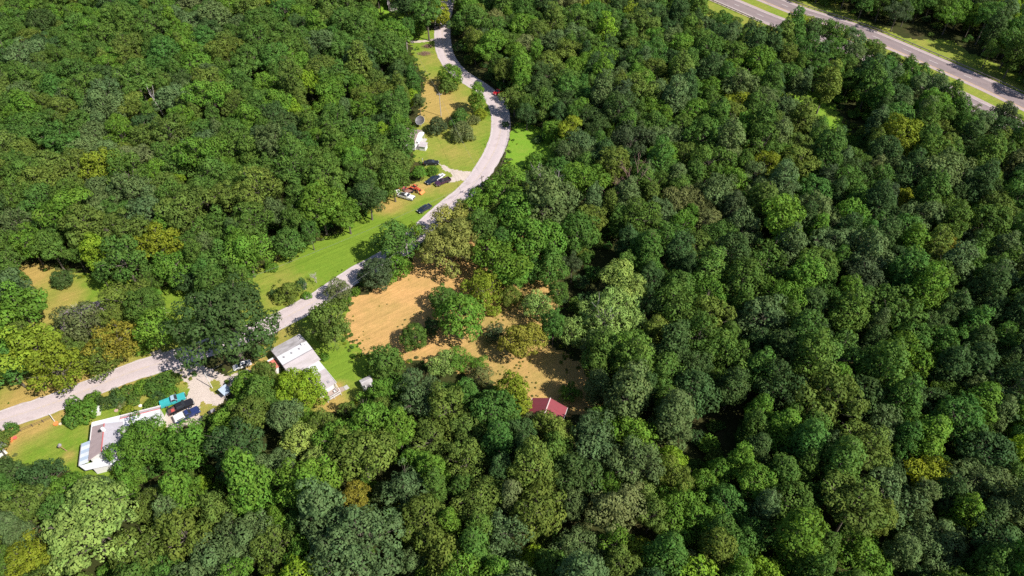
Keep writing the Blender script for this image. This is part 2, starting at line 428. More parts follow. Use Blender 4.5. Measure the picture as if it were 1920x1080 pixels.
# fit: the near carriageway lies about 20 m to the south-west
na = G(1368, 0) - G(1446, 0); off = abs(na.dot(perp)); side = 1 if na.dot(perp) > 0 else -1
hw_off = max(15.5, min(off, 22)) * side
HWB = [p + perp * hw_off for p in HWA]
sheet('highway_verge', [[(1240, -60), (1290, 0), (1340, 42), (1440, 70), (1560, 80), (1660, 120), (1780, 180), (1850, 225), (1990, 290), (1990, 165), (1880, 122), (1820, 100), (1785, 76), (1700, 70), (1600, 28), (1570, 0), (1510, -60)]], 0.02, M_LAWN, 1.0, dry=0.25)
for k, L in enumerate((HWA, HWB)):
    strip('highway', L, -5.1, 5.1, 0.045, M_SHOULDER, 6)
    strip('highway_lanes', L, -3.5, 3.5, 0.052, M_HWY, 6)
    s_ = 1 if k == 0 else -1
    strip('edge_line', L, -3.42, -3.26, 0.060, M_HWHITE if s_ * side < 0 or True else M_HYELLOW, 1)
    strip('edge_line', L, 3.26, 3.42, 0.060, M_HYELLOW if k == 0 else M_HWHITE, 1)
    strip('lane_dashes', L, -0.09, 0.09, 0.060, M_HWHITE, 1, dash=(3.5, 9))
M_STEEL = flat('galvanised_steel', (0.36, 0.33, 0.30), 0.55, metal=0.4, var=0.2)
M_WOODPOST = flat('weathered_post', (0.14, 0.10, 0.08), 0.9, var=0.3)
def guardrail(L, off, i0, i1, label):
    pts = []
    for i in range(i0, i1):
        t = (L[i + 1] - L[i - 1]).normalized(); s = Vector((t.y, -t.x, 0)); pts.append(L[i] + s * off)
    root = empty('guardrail', pts[0], 0, label, 'guardrail', 'guardrails along the highway')
    mb = MB()
    for a, b in zip(pts, pts[1:]):
        t = (b - a).normalized(); s = Vector((t.y, -t.x, 0)) * 0.04
        a, b = a - pts[0], b - pts[0]
        for z0 in (0.45, 0.61):
            mb.hexa([a - s + Vector((0, 0, z0)), a + s + Vector((0, 0, z0)), b + s + Vector((0, 0, z0)), b - s + Vector((0, 0, z0))],
                    [a - s * .4 + Vector((0, 0, z0 + .15)), a + s * 1.6 + Vector((0, 0, z0 + .15)), b + s * 1.6 + Vector((0, 0, z0 + .15)), b - s * .4 + Vector((0, 0, z0 + .15))])
    mb.build('rail', M_STEEL, root)
    pm = MB().box(-.08, .08, -.08, .08, 0, .72).mesh('post', M_WOODPOST)
    for i in range(0, len(pts), 1):
        q = bpy.data.objects.new('post', pm); COL.objects.link(q); q.parent = root; q.location = pts[i] - pts[0] + Vector((0.12, 0, 0))
fs = -1 if side > 0 else 1
def hidx(px, py):
    g = G(px, py); return min(range(2, len(HWA) - 2), key=lambda i: (HWA[i] - g).length)
guardrail(HWA, 5.4 * fs, hidx(1440, -10), hidx(1960, 214), 'long steel guardrail on posts along the far edge of the highway')
i0, i1 = sorted((hidx(1400, -30), hidx(1500, 22)))
guardrail(HWB, -5.4 * fs, i0, i1, 'short dark guardrail on the near edge of the near carriageway, at the top')

# ------------------------------------------------------------------ trees: prototypes
def unit(n, rng):
    v = rng.normal(size=(n, 3)); return v / np.linalg.norm(v, axis=1)[:, None]
def crown_geo(rng, lobes, cr, leaf, dens, droop=0.0, cover=-0.25, gap=1.12):
    """lobes: (x, y, z, radius, squash); sprays of leaves sit on balls (clumps) spread over the lobes; returns V, F, colour per face"""
    cents, outs, lob = [], [], []
    for i, (x, y, z, r, q) in enumerate(lobes):
        n = int(9 * 4 * r * r / (cr * cr))
        dvec = unit(n, rng)
        p = np.array([x, y, z]) + dvec * np.array([r, r, r * q]) * (1.06 - 0.30 * rng.random((n, 1)) ** 1.5)
        ok = dvec[:, 2] > -0.5
        for j, (x2, y2, z2, r2, q2) in enumerate(lobes):
            if j == i: continue
            dd = (p - np.array([x2, y2, z2])) / np.array([r2, r2, r2 * q2])
            ok &= (dd ** 2).sum(1) > 0.70
        for a, b in zip(p[ok], dvec[ok]):
            rr = cr * rng.choice([0.62, 0.8, 1.0, 1.25], p=[.25, .3, .3, .15])
            if all(((a - c[:3]) ** 2).sum() > ((rr + c[3]) * 0.5 * gap) ** 2 for c in cents):
                cents.append(np.array([a[0], a[1], a[2], rr])); outs.append(b); lob.append(i)
    lv = rng.random(len(lobes)); C, N, S, Z = [], [], [], []
    for c, o, li in zip(cents, outs, lob):
        rr = c[3]; c = c[:3]
        k = int(dens * rr * rr * 1.15)
        dv = unit(k, rng)
        up = o * 0.75 + np.array([0, 0, .45])
        dv = dv[(dv @ up) > cover + rng.normal(0, .12, k)]
        k = len(dv)
        lump = 1 + 0.16 * np.sin(dv[:, 0] * 7 + c[0] * 9) * np.sin(dv[:, 1] * 6 + c[1] * 7)
        rad = rr * lump * (0.74 + 0.34 * rng.random(k) ** 0.8)
        pos = c + dv * rad[:, None] * np.array([1.05, 1.05, .85])
        pos[:, 2] -= droop * rng.random(k)
        nr = dv * 0.95 + o * 0.12 + np.array([0, 0, .22]) + rng.normal(0, .19, (k, 3))
        nr /= np.linalg.norm(nr, axis=1)[:, None]
        C.append(pos); N.append(nr)
        cv, ch = rng.random(), rng.random()
        S.append(np.stack([np.clip(0.22 + 0.30 * cv + 0.22 * lv[li] + 0.17 * (rng.random(k) - 0.5), 0, 1), np.clip(0.3 + 0.3 * ch + .3 * (rng.random(k) - .5), 0, 1), np.zeros(k), np.ones(k)], 1))
        Z.append(leaf * rng.uniform(0.65, 1.3, k))
    C, N, S, Z = np.concatenate(C), np.concatenate(N), np.concatenate(S), np.concatenate(Z)
    n = len(C)
    t = np.cross(N, unit(n, rng)); t /= np.linalg.norm(t, axis=1)[:, None]; b = np.cross(N, t)
    a1, b1 = t * (Z * 0.62)[:, None], b * (Z * 0.46)[:, None]; fold = N * (Z * 0.14)[:, None]
    V = np.stack([C - a1 - fold, C + b1, C + a1 - fold * 1.4, C - b1], 1).reshape(-1, 3)
    F = np.arange(4 * n).reshape(n, 4)
    return V, F, S
def trunk_geo(rng, zc, r, limbs):
    mb = MB(); bend = rng.normal(0, .03 * zc, 2)
    p = [Vector((0, 0, -0.3)), Vector((bend[0] * .5, bend[1] * .5, zc * .45)), Vector((bend[0], bend[1], zc))]
    mb.tube(p[0], p[0] + Vector((0, 0, .8)), r * 1.35, r * 1.02, 7, False)
    mb.tube(p[0] + Vector((0, 0, .8)), p[1], r * 1.02, r * .8, 7, False); mb.tube(p[1], p[2], r * .8, r * .4, 7)
    for i, (x, y, z, rr, q) in enumerate(limbs):
        s = p[1].lerp(p[2], rng.uniform(0.1, .8)); e = Vector((x, y, z + rr * .3)); m_ = s.lerp(e, .5) + Vector((0, 0, rr * .15))
        mb.tube(s, m_, r * .42, r * .3, 5, False); mb.tube(m_, e, r * .3, r * .1, 5)
        for k in range(3):
            mb.tube(m_.lerp(e, rng.uniform(0.2, .9)), e + Vector(rng.normal(0, rr * .5, 3)), r * .14, r * .05, 4)
    return mb

PROTO = {}
def make_proto(kind, i, Rr, zc, lobes, cr, leaf, dens, tr, **kw):
    rng = np.random.default_rng(hash_id(kind, i))
    V, F, S = crown_geo(rng, [(x, y, z, r, q) for x, y, z, r, q in lobes], cr, leaf, dens, **kw)
    me = mesh_np('crown', V, F, [LEAF])
    at = me.attributes.new('spray', 'FLOAT_COLOR', 'FACE'); at.data.foreach_set('color', S.astype(np.float32).ravel())
    tm = trunk_geo(rng, zc, tr, [(x, y, z + zc, r, q) for x, y, z, r, q in lobes])
    tmesh = tm.mesh('trunk', BARK)
    PROTO[(kind, i)] = dict(R=Rr, zc=zc, crown=me, trunk=tmesh, V=V, F=F, S=S, TM=tm, top=V[:, 2].max())
def hash_id(kind, i): return sum(ord(c) * (k + 3) for k, c in enumerate(kind)) * 31 + i * 977
def ring(rng, n, d, r, z, q=0.85, rj=0.15, zj=0.1):
    a0 = rng.uniform(0, 6.28); out = []
    for k in range(n):
        a = a0 + 6.283 * k / n + rng.uniform(-.25, .25); dd = d * rng.uniform(.8, 1.15); rr = r * rng.uniform(1 - rj, 1 + rj)
        out.append((math.cos(a) * dd, math.sin(a) * dd, z + r * rng.uniform(-zj, zj) * 3, rr, q))
    return out
def stray(rng, n, d, r, z, dz):                      # small outliers that break the outline
    out = []
    for k in range(n):
        a = rng.uniform(0, 6.28); dd = d * rng.uniform(.55, 1.05)
        out.append((math.cos(a) * dd, math.sin(a) * dd, z + rng.uniform(-dz, dz), r * rng.uniform(.7, 1.25), rng.uniform(.8, 1.1)))
    return out
for i in range(5):                                   # oaks and hickories: broad, lobed
    rg = np.random.default_rng(100 + i)
    el = rg.uniform(.75, 1.3)
    lob = [(rg.uniform(-.8, .8), rg.uniform(-.8, .8), 1.3 + rg.uniform(0, 1.0), 2.1, .9)] + ring(rg, 5, 2.9, 1.7, 0.1, .95, .3, .25) + ring(rg, 4, 1.9, 1.6, -1.3) + stray(rg, 5, 4.2, 1.0, .3, 1.6) + stray(rg, 3, 1.9, 1.0, 2.6, .7)
    lob = [(x * el * 1.1, y / el * 1.1, z + rg.uniform(-.6, .6), r * .86, q) for x, y, z, r, q in lob]
    make_proto('oak', i, 4.9, 9.5, lob, 1.22, .37, 84, .28, gap=1.2)
for i in range(4):                                   # maples: closer, rounder
    rg = np.random.default_rng(140 + i)
    lob = [(0, 0, .8, 2.7, 1.0)] + ring(rg, 5, 2.2, 1.8, .3, 1.0, .3, .25) + ring(rg, 5, 2.4, 1.6, -1.2) + stray(rg, 4, 3.2, .9, 1.2, 1.6)
    lob = lob[:1] + [(x * 1.12, y * 1.12, z + rg.uniform(-.4, .4), r * .85, q) for x, y, z, r, q in lob[1:]]
    make_proto('maple', i, 4.3, 8.0, lob, .98, .33, 105, .22, gap=1.15)
for i in range(3):                                   # one wide old tree
    rg = np.random.default_rng(180 + i)
    lob = ring(rg, 3, 2.6, 3.0, 2.2, .9, .2, .2) + ring(rg, 8, 6.0, 2.4, 0.2, .9, .25, .25) + ring(rg, 6, 3.8, 2.5, 1.0, .9, .2, .2) + stray(rg, 9, 7.6, 1.3, .5, 1.8) + stray(rg, 6, 4.2, 1.4, 3.6, .8)
    lob = [(x * 1.06, y * 1.06, z + rg.uniform(-.8, .8), r * .84, q) for x, y, z, r, q in lob]
    make_proto('great', i, 8.6, 11.0, lob, 1.4, .40, 76, .5, gap=1.2)
for i in range(3):                                   # tulip poplars: tall and pointed
    rg = np.random.default_rng(210 + i); lob = []
    for k in range(7):
        z = -4.6 + k * 1.75; rr = [1.6, 2.0, 2.0, 1.8, 1.5, 1.15, .75][k]; nn = [3, 4, 4, 3, 3, 2, 1][k]
        lob += ring(rg, nn, rr * .8 if nn > 1 else 0, rr * .75, z, 1.0, .25, .3)
    make_proto('poplar', i, 3.1, 10.0, lob, .86, .33, 105, .24, droop=.15)
for i in range(4):                                   # walnuts and locusts: open, feathery
    rg = np.random.default_rng(260 + i)
    lob = ring(rg, 3, 1.7, 1.4, 1.9, .85, .25, .35) + ring(rg, 7, 3.3, 1.25, 0.1, .8, .3, .4) + ring(rg, 4, 2.0, 1.3, -1.3) + stray(rg, 5, 3.6, .8, .8, 1.8)
    lob = [(x * 1.06, y * 1.06, z, r * .92, q) for x, y, z, r, q in lob]
    make_proto('walnut', i, 4.4, 8.0, lob, .80, .31, 95, .24, gap=1.2, droop=.3)
for i in range(2):                                   # shrubs
    rg = np.random.default_rng(300 + i)
    lob = [(0, 0, 0.1, 1.1, .9)] + ring(rg, 5, 1.0, .75, -.1, .9, .3) + stray(rg, 3, 1.3, .45, .3, .4)
    make_proto('shrub', i, 1.8, 1.2, lob, .42, .24, 190, .07)
for i in range(2):                                   # willow / vine-hung tree
    rg = np.random.default_rng(330 + i)
    lob = [(0, 0, .8, 2.0, 1.0)] + ring(rg, 6, 1.7, 1.4, -.2, 1.2, .2, .2)
    make_proto('willow', i, 3.2, 3.4, lob, .62, .30, 120, .2, droop=.9)

# dead trees: a bare skeleton of branches
def bare(rng, H, spread, thick, depth=4, fork=3):
    mb = MB()
    def grow(p, dv, L, r, k):
        e = p + dv * L; mb.tube(p, e, r, r * .62, 5 if k else 4, k == 0)
        if k == 0: return
        for _ in range(fork if k > 1 else 2):
            nd = (dv + Vector(rng.normal(0, spread, 3)) + Vector((0, 0, .12))).normalized()
            grow(p.lerp(e, rng.uniform(.55, 1)), nd, L * rng.uniform(.5, .8), r * .55, k - 1)
    grow(Vector((0, 0, -.2)), Vector((rng.normal(0, .08), rng.normal(0, .08), 1)).normalized(), H * .42, thick, depth)
    return mb

# ------------------------------------------------------------------ tree placement
TONE = {'M': (.080, .160, .029), 'D': (.056, .110, .032), 'G': (.100, .212, .027), 'Y': (.185, .250, .024), 'O': (.112, .172, .032), 'B': (.240, .240, .034),
        'S': (.100, .162, .056), 'L': (.175, .305, .026), 'P': (.225, .330, .075), 'K': (.064, .100, .042), 'R': (.140, .172, .060), 'N': (.070, .165, .031), 'A': (.250, .262, .058)}
TWORD = {'M': 'mid green', 'D': 'dark green', 'G': 'fresh green', 'Y': 'yellow green', 'O': 'olive green', 'B': 'golden brown', 'S': 'grey green',
         'L': 'lime green', 'P': 'pale green', 'K': 'blackish green', 'R': 'dull brown', 'N': 'deep green', 'A': 'straw green'}
# x, y of the crown's middle in the photograph, its half-width there, tone, kind, crown height factor (1 = forest tree, less = short trunk), label
HERO = [
 (745,452,44,'M','oak',.75,'round mid green tree left of the pole, between lawn and hay field'),
 (782,432,17,'L','walnut',.8,'small yellow lime tree at the roadside behind the round pole-side tree'),
 (742,500,30,'G','maple',.45,'bright green low tree at the hay field corner beside the pole'),
 (704,512,36,'K','maple',.5,'blackish green round tree between the road and hay field corner'),
 (634,545,25,'R','walnut',.5,'thin greyish tree overhanging the road at the field edge'),
 (618,606,46,'O','oak',.6,'olive tree with yellow tips between white house and hay field'),
 (842,462,60,'A','great',.62,'large straw golden tree beside the road above the hay field'),
 (852,410,38,'A','walnut',.7,'pale brownish tree against the road, behind the large golden tree'),
 (893,392,34,'G','walnut',.7,'fresh green tree with upright tips at the road edge'),
 (948,352,42,'G','oak',.8,'bright green tree at the road junction with the side drive'),
 (972,398,42,'G','maple',.9,'fresh green tree below the junction, at the head of the field grove'),
 (1020,382,34,'S','poplar',.8,'grey green pointed tree at the grove\'s upper right'),
 (938,490,44,'G','oak',.7,'broad fresh green tree in the middle of the field grove'),
 (1012,448,44,'G','oak',.8,'fresh green tree at the grove\'s right side, tallest there'),
 (1035,495,34,'N','oak',.7,'deep green tree at the lower right end of the field grove'),
 (905,545,36,'Y','walnut',.6,'yellow green feathery tree behind the big field tree'),
 (864,590,44,'G','maple',.8,'big round tree standing in the hay field, lower left of the grove'),
 (832,560,26,'M','maple',.6,'mid green tree tucked at the left of the big field tree'),
 (776,630,28,'M','maple',.55,'round mid green tree at the bottom edge of the hay field'),
 (810,612,16,'D','maple',.5,'small dark green tree beside the round one at the field bottom'),
 (985,636,36,'B','oak',.7,'golden yellow tree alone on the dry grass above the red barn'),
 (928,625,20,'K','walnut',.5,'small dark thin tree left of the golden yellow tree'),
 (1008,573,30,'P','walnut',.7,'pale green open tree at the right end of the dry field'),
 (962,520,27,'G','oak',.7,'fresh green tree filling the gap between the field groves'),
 (958,556,20,'O','maple',.55,'small olive tree above the golden yellow one'),
 (998,505,26,'N','maple',.65,'deep green round tree at the back of the dry field'),
 (925,584,13,'Y','shrub',.6,'small yellow green bush right of the big field tree'),
 (724,678,37,'M','maple',.6,'round mid green tree shading the small shed'),
 (828,682,28,'P','walnut',.6,'pale green tree at the field bottom, left of two'),
 (862,672,24,'G','walnut',.6,'fresh green tree at the field bottom, right of two'),
 (897,682,18,'G','walnut',.5,'small green tree at the dry field\'s lower edge'),
 (900,708,28,'R','oak',.6,'greyish brown tree at the lower edge of the dry field'),
 (962,738,32,'Y','poplar',.7,'yellow green tree left of the red barn roof'),
 (1068,735,21,'G','walnut',.55,'small fresh green tree hanging over the red barn roof'),
 (1034,806,42,'O','oak',.85,'olive tree just below the red barn roof'),
 (1002,792,26,'R','walnut',.8,'brownish tree touching the lower left of the red barn roof'),
 (1150,592,66,'P','great',.8,'large pale green tree right of the dry field'),
 (1172,532,42,'P','oak',.85,'pale green tree directly behind the large pale one'),
 (1078,622,34,'P','walnut',.7,'pale green open tree at the dark right rim of the field'),
 (563,730,52,'L','great',.74,'lime green pointed tree in front of the white house'),
 (462,722,32,'G','maple',.7,'fresh green tree between the drive and the lime tree'),
 (432,780,34,'G','oak',.75,'fresh green tree at the drive end, right of the pickups'),
 (425,608,96,'D','great',.95,'huge dark green oak beside the road above the gravel drive'),
 (238,560,42,'O','walnut',.75,'olive tree behind the brown roof'),
 (152,604,46,'R','walnut',.65,'brownish thin tree in front of the brown roof'),
 (212,640,42,'B','walnut',.7,'golden tree below the brown roof'),
 (292,612,40,'G','maple',.75,'green tree right of the golden tree, beside the small lawn'),
 (60,655,52,'Y','oak',.75,'yellow green tree above the road at the left edge'),
 (108,692,50,'Y','walnut',.7,'yellow green feathery tree hanging towards the road at the left'),
 (188,672,38,'O','walnut',.6,'olive tree along the road below the brown roof'),
 (40,578,50,'G','oak',.8,'fresh green tree left of the yard lawn, at the left edge'),
 (18,690,40,'N','oak',.8,'deep green tree at the left edge above the road'),
 (268,656,15,'G','shrub',.5,'small round green bush at the roadside by the drive mouth'),
 (118,524,20,'D','maple',.4,'small dark round tree on the yard lawn behind the roof'),
 (180,474,24,'L','poplar',.8,'bright lime column of leaves at the forest edge, upper left'),
 (322,498,40,'G','walnut',.8,'fresh green tree behind the huge dark oak'),
 (352,522,30,'D','maple',.6,'dark green tree at the strip of grass behind the huge oak'),
 (460,472,42,'G','oak',.85,'fresh green tree at the left end of the long lawn'),
 (418,485,34,'M','oak',.9,'mid green tree at the forest edge left of the long lawn'),
 (600,388,44,'G','maple',.85,'bright round tree at the forest edge beside the lawn'),
 (650,402,32,'G','oak',.8,'green tree next to the bright round one, nearer the white pickup'),
 (540,455,32,'M','maple',.6,'mid green tree over the lawn\'s upper edge'),
 (690,368,34,'D','oak',.9,'dark green tree left of the white pickup'),
 (735,335,34,'M','maple',.9,'mid green tree above the orange tractor'),
 (541,547,26,'O','oak',.35,'olive round thicket by the road below the long lawn'),
 (522,552,14,'D','shrub',.5,'dark bush at the left of the roadside thicket'),
 (846,142,24,'G','maple',.55,'green bushy tree in the upper lawn by the curve'),
 (840,160,18,'O','maple',.4,'olive low tree joined to the upper lawn thicket'),
 (895,178,15,'G','poplar',.8,'tall thin pointed tree in the bend of the road'),
 (902,214,13,'Y','maple',.4,'yellow green bush at the foot of the tall thin tree'),
 (820,236,19,'K','maple',.42,'blackish round tree beside the small white house'),
 (860,224,22,'M','oak',.3,'mid green low thicket on the lawn in the bend'),
 (866,250,24,'R','maple',.28,'brownish grey spreading bush on the lawn in the bend'),
 (888,228,13,'R','shrub',.5,'brownish bush right of the bend thicket'),
 (965,186,25,'O','oak',.8,'pale olive tree right of the road bend'),
 (988,215,24,'D','oak',.75,'dark tree right of the road above the bright meadow'),
 (1042,244,22,'G','maple',.7,'green tree at the right rim of the bright meadow'),
 (1010,262,11,'D','shrub',.7,'small dark bush on the bright meadow'),
 (1004,302,20,'G','maple',.5,'green tree at the lower rim of the bright meadow'),
 (1050,322,30,'N','maple',.7,'deep green round tree right of the bright meadow'),
 (784,52,15,'G','maple',.6,'small green tree beside the farm track'),
 (800,22,34,'M','oak',.9,'large green tree beside the road at the top'),
 (822,12,18,'Y','poplar',.8,'yellow green tree against the road at the top'),
 (762,8,30,'D','oak',.9,'dark green tree right of the top lawn'),
 (720,58,22,'G','maple',.8,'green tree left of the farm track pole'),
 (770,184,18,'L','maple',.7,'lime tree at the rim of the upper lawn'),
 (745,140,27,'D','oak',.85,'dark tree at the rim of the upper lawn'),
 (810,320,12,'G','willow',.5,'weeping bright green shrub beside the parked cars'),
 (786,322,14,'G','maple',.6,'green tree at the left of the weeping shrub'),
 (170,985,98,'P','great',1.0,'huge pale green tree at the bottom left'),
 (40,958,46,'O','oak',.85,'olive tree left of the huge pale tree'),
 (60,1052,46,'Y','oak',.85,'yellow green tree in the bottom left corner'),
 (82,898,40,'D','oak',.7,'dark spreading tree below the bottom left yard'),
 (15,882,30,'D','oak',.7,'dark tree at the left edge below the bottom left yard'),
 (132,920,40,'G','maple',.6,'fresh green tree below the low house\'s panelled roof'),
 (268,838,62,'G','great',.62,'wide fresh green tree over the low house'),
 (350,842,50,'G','oak',.75,'fresh green tree below the navy pickup'),
 (340,925,34,'G','poplar',.8,'pointed fresh green tree above the huge pale one'),
 (292,930,26,'S','maple',.85,'grey green tree between huge pale and pointed trees'),
 (382,905,12,'L','poplar',.9,'thin lime tree right of the pointed green one'),
 (402,958,42,'O','oak',.85,'olive tree right of the huge pale tree'),
 (262,1030,52,'O','walnut',.9,'olive feathery tree at the huge pale tree\'s lower right'),
 (400,1045,46,'S','oak',.9,'grey green tree at the bottom edge, left part'),
 (455,1005,48,'S','oak',.9,'grey green tree just up from the bottom left group'),
 (565,820,38,'P','maple',.95,'pale green round tree below the lime pointed tree'),
 (515,872,34,'S','oak',.9,'grey green tree lower left of the pale round tree'),
 (570,905,54,'G','oak',1.0,'bright green broad tree below the pale round tree'),
 (680,852,52,'O','oak',1.0,'olive broad tree right of the pale round tree'),
 (667,928,30,'B','walnut',.95,'golden brown tree in the bottom woods'),
 (717,925,22,'S','maple',.9,'small grey green tree right of the golden brown one'),
 (765,912,44,'S','oak',1.0,'grey green broad tree in the bottom middle woods'),
 (805,822,40,'O','oak',.95,'olive yellow-topped tree upper right of the bottom middle woods'),
 (875,862,42,'O','walnut',1.0,'olive brown tree below the field\'s lower edge'),
 (900,945,44,'O','oak',1.0,'olive pale tree in the bottom middle'),
 (670,1030,96,'S','great',1.1,'huge grey green tree at the bottom edge'),
 (826,1032,54,'O','oak',1.0,'olive tree right of the huge grey green one'),
 (512,1030,46,'O','walnut',.9,'olive tree left of the huge grey green one'),
 (860,972,18,'L','walnut',.8,'small lime tree in a gap at the bottom middle'),
 (1195,868,50,'S','oak',1.0,'grey green feathery tree below right of the red barn'),
 (1258,862,32,'L','maple',.95,'lime round tree in the lower right woods'),
 (1212,922,28,'P','walnut',.9,'pale tree below the grey green feathery tree'),
 (1160,952,50,'R','oak',1.05,'brownish olive broad tree at lower middle right'),
 (1088,890,46,'D','oak',1.0,'dark green tree below the red barn and olive tree'),
 (1282,962,64,'G','great',.75,'wide olive-green tree in the lower right woods'),
 (1320,905,30,'G','maple',.9,'round green tree above the wide lower right tree'),
 (1362,945,38,'N','maple',.95,'deep green round tree right of the wide lower right tree'),
 (1196,1042,34,'Y','oak',.9,'yellow green tree at the bottom edge, right of middle'),
 (1090,1040,58,'S','great',.8,'grey green wide tree at the bottom edge, right of middle'),
 (1400,1012,46,'N','oak',.95,'deep green tree at the lower right'),
 (1430,1070,42,'L','oak',.9,'lime tree at the bottom edge, lower right'),
 (1182,812,42,'G','oak',.85,'fresh green tree right of the red barn'),
 (1130,790,34,'G','walnut',.8,'fresh green open tree near the red barn\'s right side'),
 (982,1060,34,'L','oak',.85,'lime tree at the bottom edge, middle'),
 (1602,950,60,'O','oak',1.1,'tall olive tree in the bottom right woods'),
 (1622,842,50,'O','oak',1.1,'olive grey tree above the tall olive one, lower right'),
 (1742,890,40,'Y','oak',1.0,'yellow green tree in the bottom right woods'),
 (1670,890,36,'D','oak',1.0,'dark tree left of the yellow green one, lower right'),
 (1832,902,50,'S','oak',1.0,'grey green broad tree near the right edge'),
 (1752,1022,64,'S','great',.8,'wide grey green tree near the bottom right corner'),
 (1872,1012,52,'D','oak',1.0,'dark tree in the bottom right corner'),
 (1622,1052,50,'G','oak',.9,'green tree at the bottom edge, far right part'),
 (1500,1000,46,'G','poplar',.95,'tall green tree at the bottom, right part'),
 (1518,64,30,'D','oak',.85,None),(1556,60,30,'M','oak',.85,None),(1598,78,26,'S','maple',.85,None),(1630,92,22,'M','oak',.85,None),
 (590,300,30,'M','oak',.9,None),(465,220,32,'G','oak',.9,None),(288,200,16,'L','maple',.9,None),(375,205,16,'Y','maple',.9,None),(335,235,12,'L','maple',.9,None),
 (580,155,26,'L','oak',.9,None),(640,90,40,'M','great',.7,None),(600,80,30,'S','oak',.9,None),(580,215,18,'L','maple',.9,None),
 (1690,370,24,'Y','oak',.9,None),(1780,470,26,'B','walnut',.95,None),(1620,520,42,'K','oak',.95,None),(1700,510,34,'N','poplar',.95,None),
 (1410,490,16,'Y','maple',.9,None),(1330,415,30,'R','maple',.95,None),(1240,400,30,'S','maple',.95,None),(1240,300,26,'N','poplar',.95,None),
 (1560,455,40,'S','oak',.95,None),(1870,390,34,'O','oak',1.0,None),(1500,300,36,'O','oak',.95,None),(1395,280,18,'L','maple',.9,None),
]
VIS = [
 [(485,520),(560,482),(640,455),(690,408),(745,372),(793,332),(784,280),(800,232),(806,190),(800,160),(765,92),(765,75),(818,72),(838,110),(905,158),(950,188),(962,245),(1030,252),(1030,300),(955,325),(925,352),(800,442),(770,470),(690,495),(640,530),(580,600),(520,640),(490,600)],
 [(650,570),(700,545),(765,515),(830,532),(900,560),(1000,530),(1040,560),(1010,600),(1030,660),(1100,715),(1070,790),(1000,765),(900,705),(700,672),(650,650)],
 [(500,650),(560,620),(660,640),(700,690),(690,735),(640,765),(600,765),(590,735),(520,700)],
 [(0,760),(130,722),(290,662),(340,660),(400,700),(445,695),(430,740),(400,785),(340,805),(230,800),(200,880),(150,875),(60,858),(0,858)],
 [(30,505),(140,512),(200,530),(190,560),(110,622),(90,610),(100,560)],
 [(300,562),(362,560),(345,600),(310,590)],
 [(1325,-10),(1345,20),(1400,45),(1445,55),(1475,38),(1490,20),(1520,25),(1555,20),(1500,-10)],
 [(1585,45),(1620,50),(1615,62),(1588,56)],
 [(1640,68),(1920,172),(1925,195),(1885,180),(1868,198),(1812,188),(1780,140),(1700,112),(1645,88)],
 [(1700,85),(1760,86),(1812,116),(1806,128)],
 [(822,-10),(846,-10),(852,50),(872,112),(835,112),(822,60)],
 [(712,10),(745,14),(752,32),(716,33)],
 [(784,224),(800,222),(802,262),(790,276),(780,262)],
 [(1465,177),(1520,172),(1590,200),(1632,258),(1596,270),(1558,236),(1520,200)],
 [(1100,480),(1140,440),(1160,480),(1120,540),(1085,560),(1080,510)],
 [(1300,800),(1380,760),(1400,830),(1330,850)],
]
def seg_dist(p, poly):
    x, y = p; best = 1e9
    for i in range(len(poly)):
        x0, y0 = poly[i]; x1, y1 = poly[(i + 1) % len(poly)]
        dx, dy = x1 - x0, y1 - y0; t = max(0, min(1, ((x - x0) * dx + (y - y0) * dy) / (dx * dx + dy * dy + 1e-9)))
        best = min(best, math.hypot(x - x0 - dx * t, y - y0 - dy * t))
    return best
def in_poly(p, poly):
    return bool(inside(poly, np.array([p[0]], float), np.array([p[1]], float))[0])

trees = []      # dict: x, y, r, zc, tone, kind, var, rz, label, px, py, rp
def base_zc(kind, r, hf):
    P0 = PROTO[(kind, 0)]
    return P0['zc'] / P0['R'] * r * hf
for (px, py, rp, tone, kind, hf, label) in HERO:
    z = 8.0; rp *= 1.04 if (800 < px < 1060 and 330 < py < 640) else .95
    for _ in range(5):
        g = G(px, py, z); s = proj(g.x, g.y, z)[2]; r = rp / s
        z = min(base_zc(kind, r, hf), 21.0)
    trees.append(dict(x=g.x, y=g.y, r=r, zc=z, tone=tone, kind=kind, hero=True, label=label, px=px, py=py, rp=rp))
# woods between: crowns spread at random, closer than their width
cells = {}
def near_ok(x, y, r, f):
    ci, cj = int(x // 12), int(y // 12)
    for i in range(ci - 2, ci + 3):
        for j in range(cj - 2, cj + 3):
            for t in cells.get((i, j), ()):
                if (t['x'] - x) ** 2 + (t['y'] - y) ** 2 < (f * (t['r'] + r)) ** 2: return False
    return True
def add_cell(t): cells.setdefault((int(t['x'] // 12), int(t['y'] // 12)), []).append(t)
for t in trees: add_cell(t)
road_xy = [(p.x, p.y) for p in road[::3]] + [(p.x, p.y) for p in HWA[::2]] + [(p.x, p.y) for p in HWB[::2]]
bx = {}
for q in road_xy: bx.setdefault((int(q[0] // 10), int(q[1] // 10)), []).append(q)
def near_road(x, y, d):
    ci, cj = int(x // 10), int(y // 10)
    return any((a - x) ** 2 + (b - y) ** 2 < d * d for i in range(ci - 1, ci + 2) for j in range(cj - 1, cj + 2) for a, b in bx.get((i, j), ()))
def choose(rg, w):
    k = rg.random() * sum(w.values())
    for a, b in w.items():
        k -= b
        if k <= 0: return a
    return a
rg = random.Random(5)
def hwy_side(x, y):                                  # the mown strips beyond the highway
    p = Vector((x, y, 0)); k = min(range(0, len(HWA), 3), key=lambda i: (HWA[i] - p).length_squared); dd = (p - HWA[k]).dot(perp)
    far = -dd * side
    px, py, _s = proj(x, y, 0)
    return -26 < far < (22 if 1690 < px < 1840 else 9)
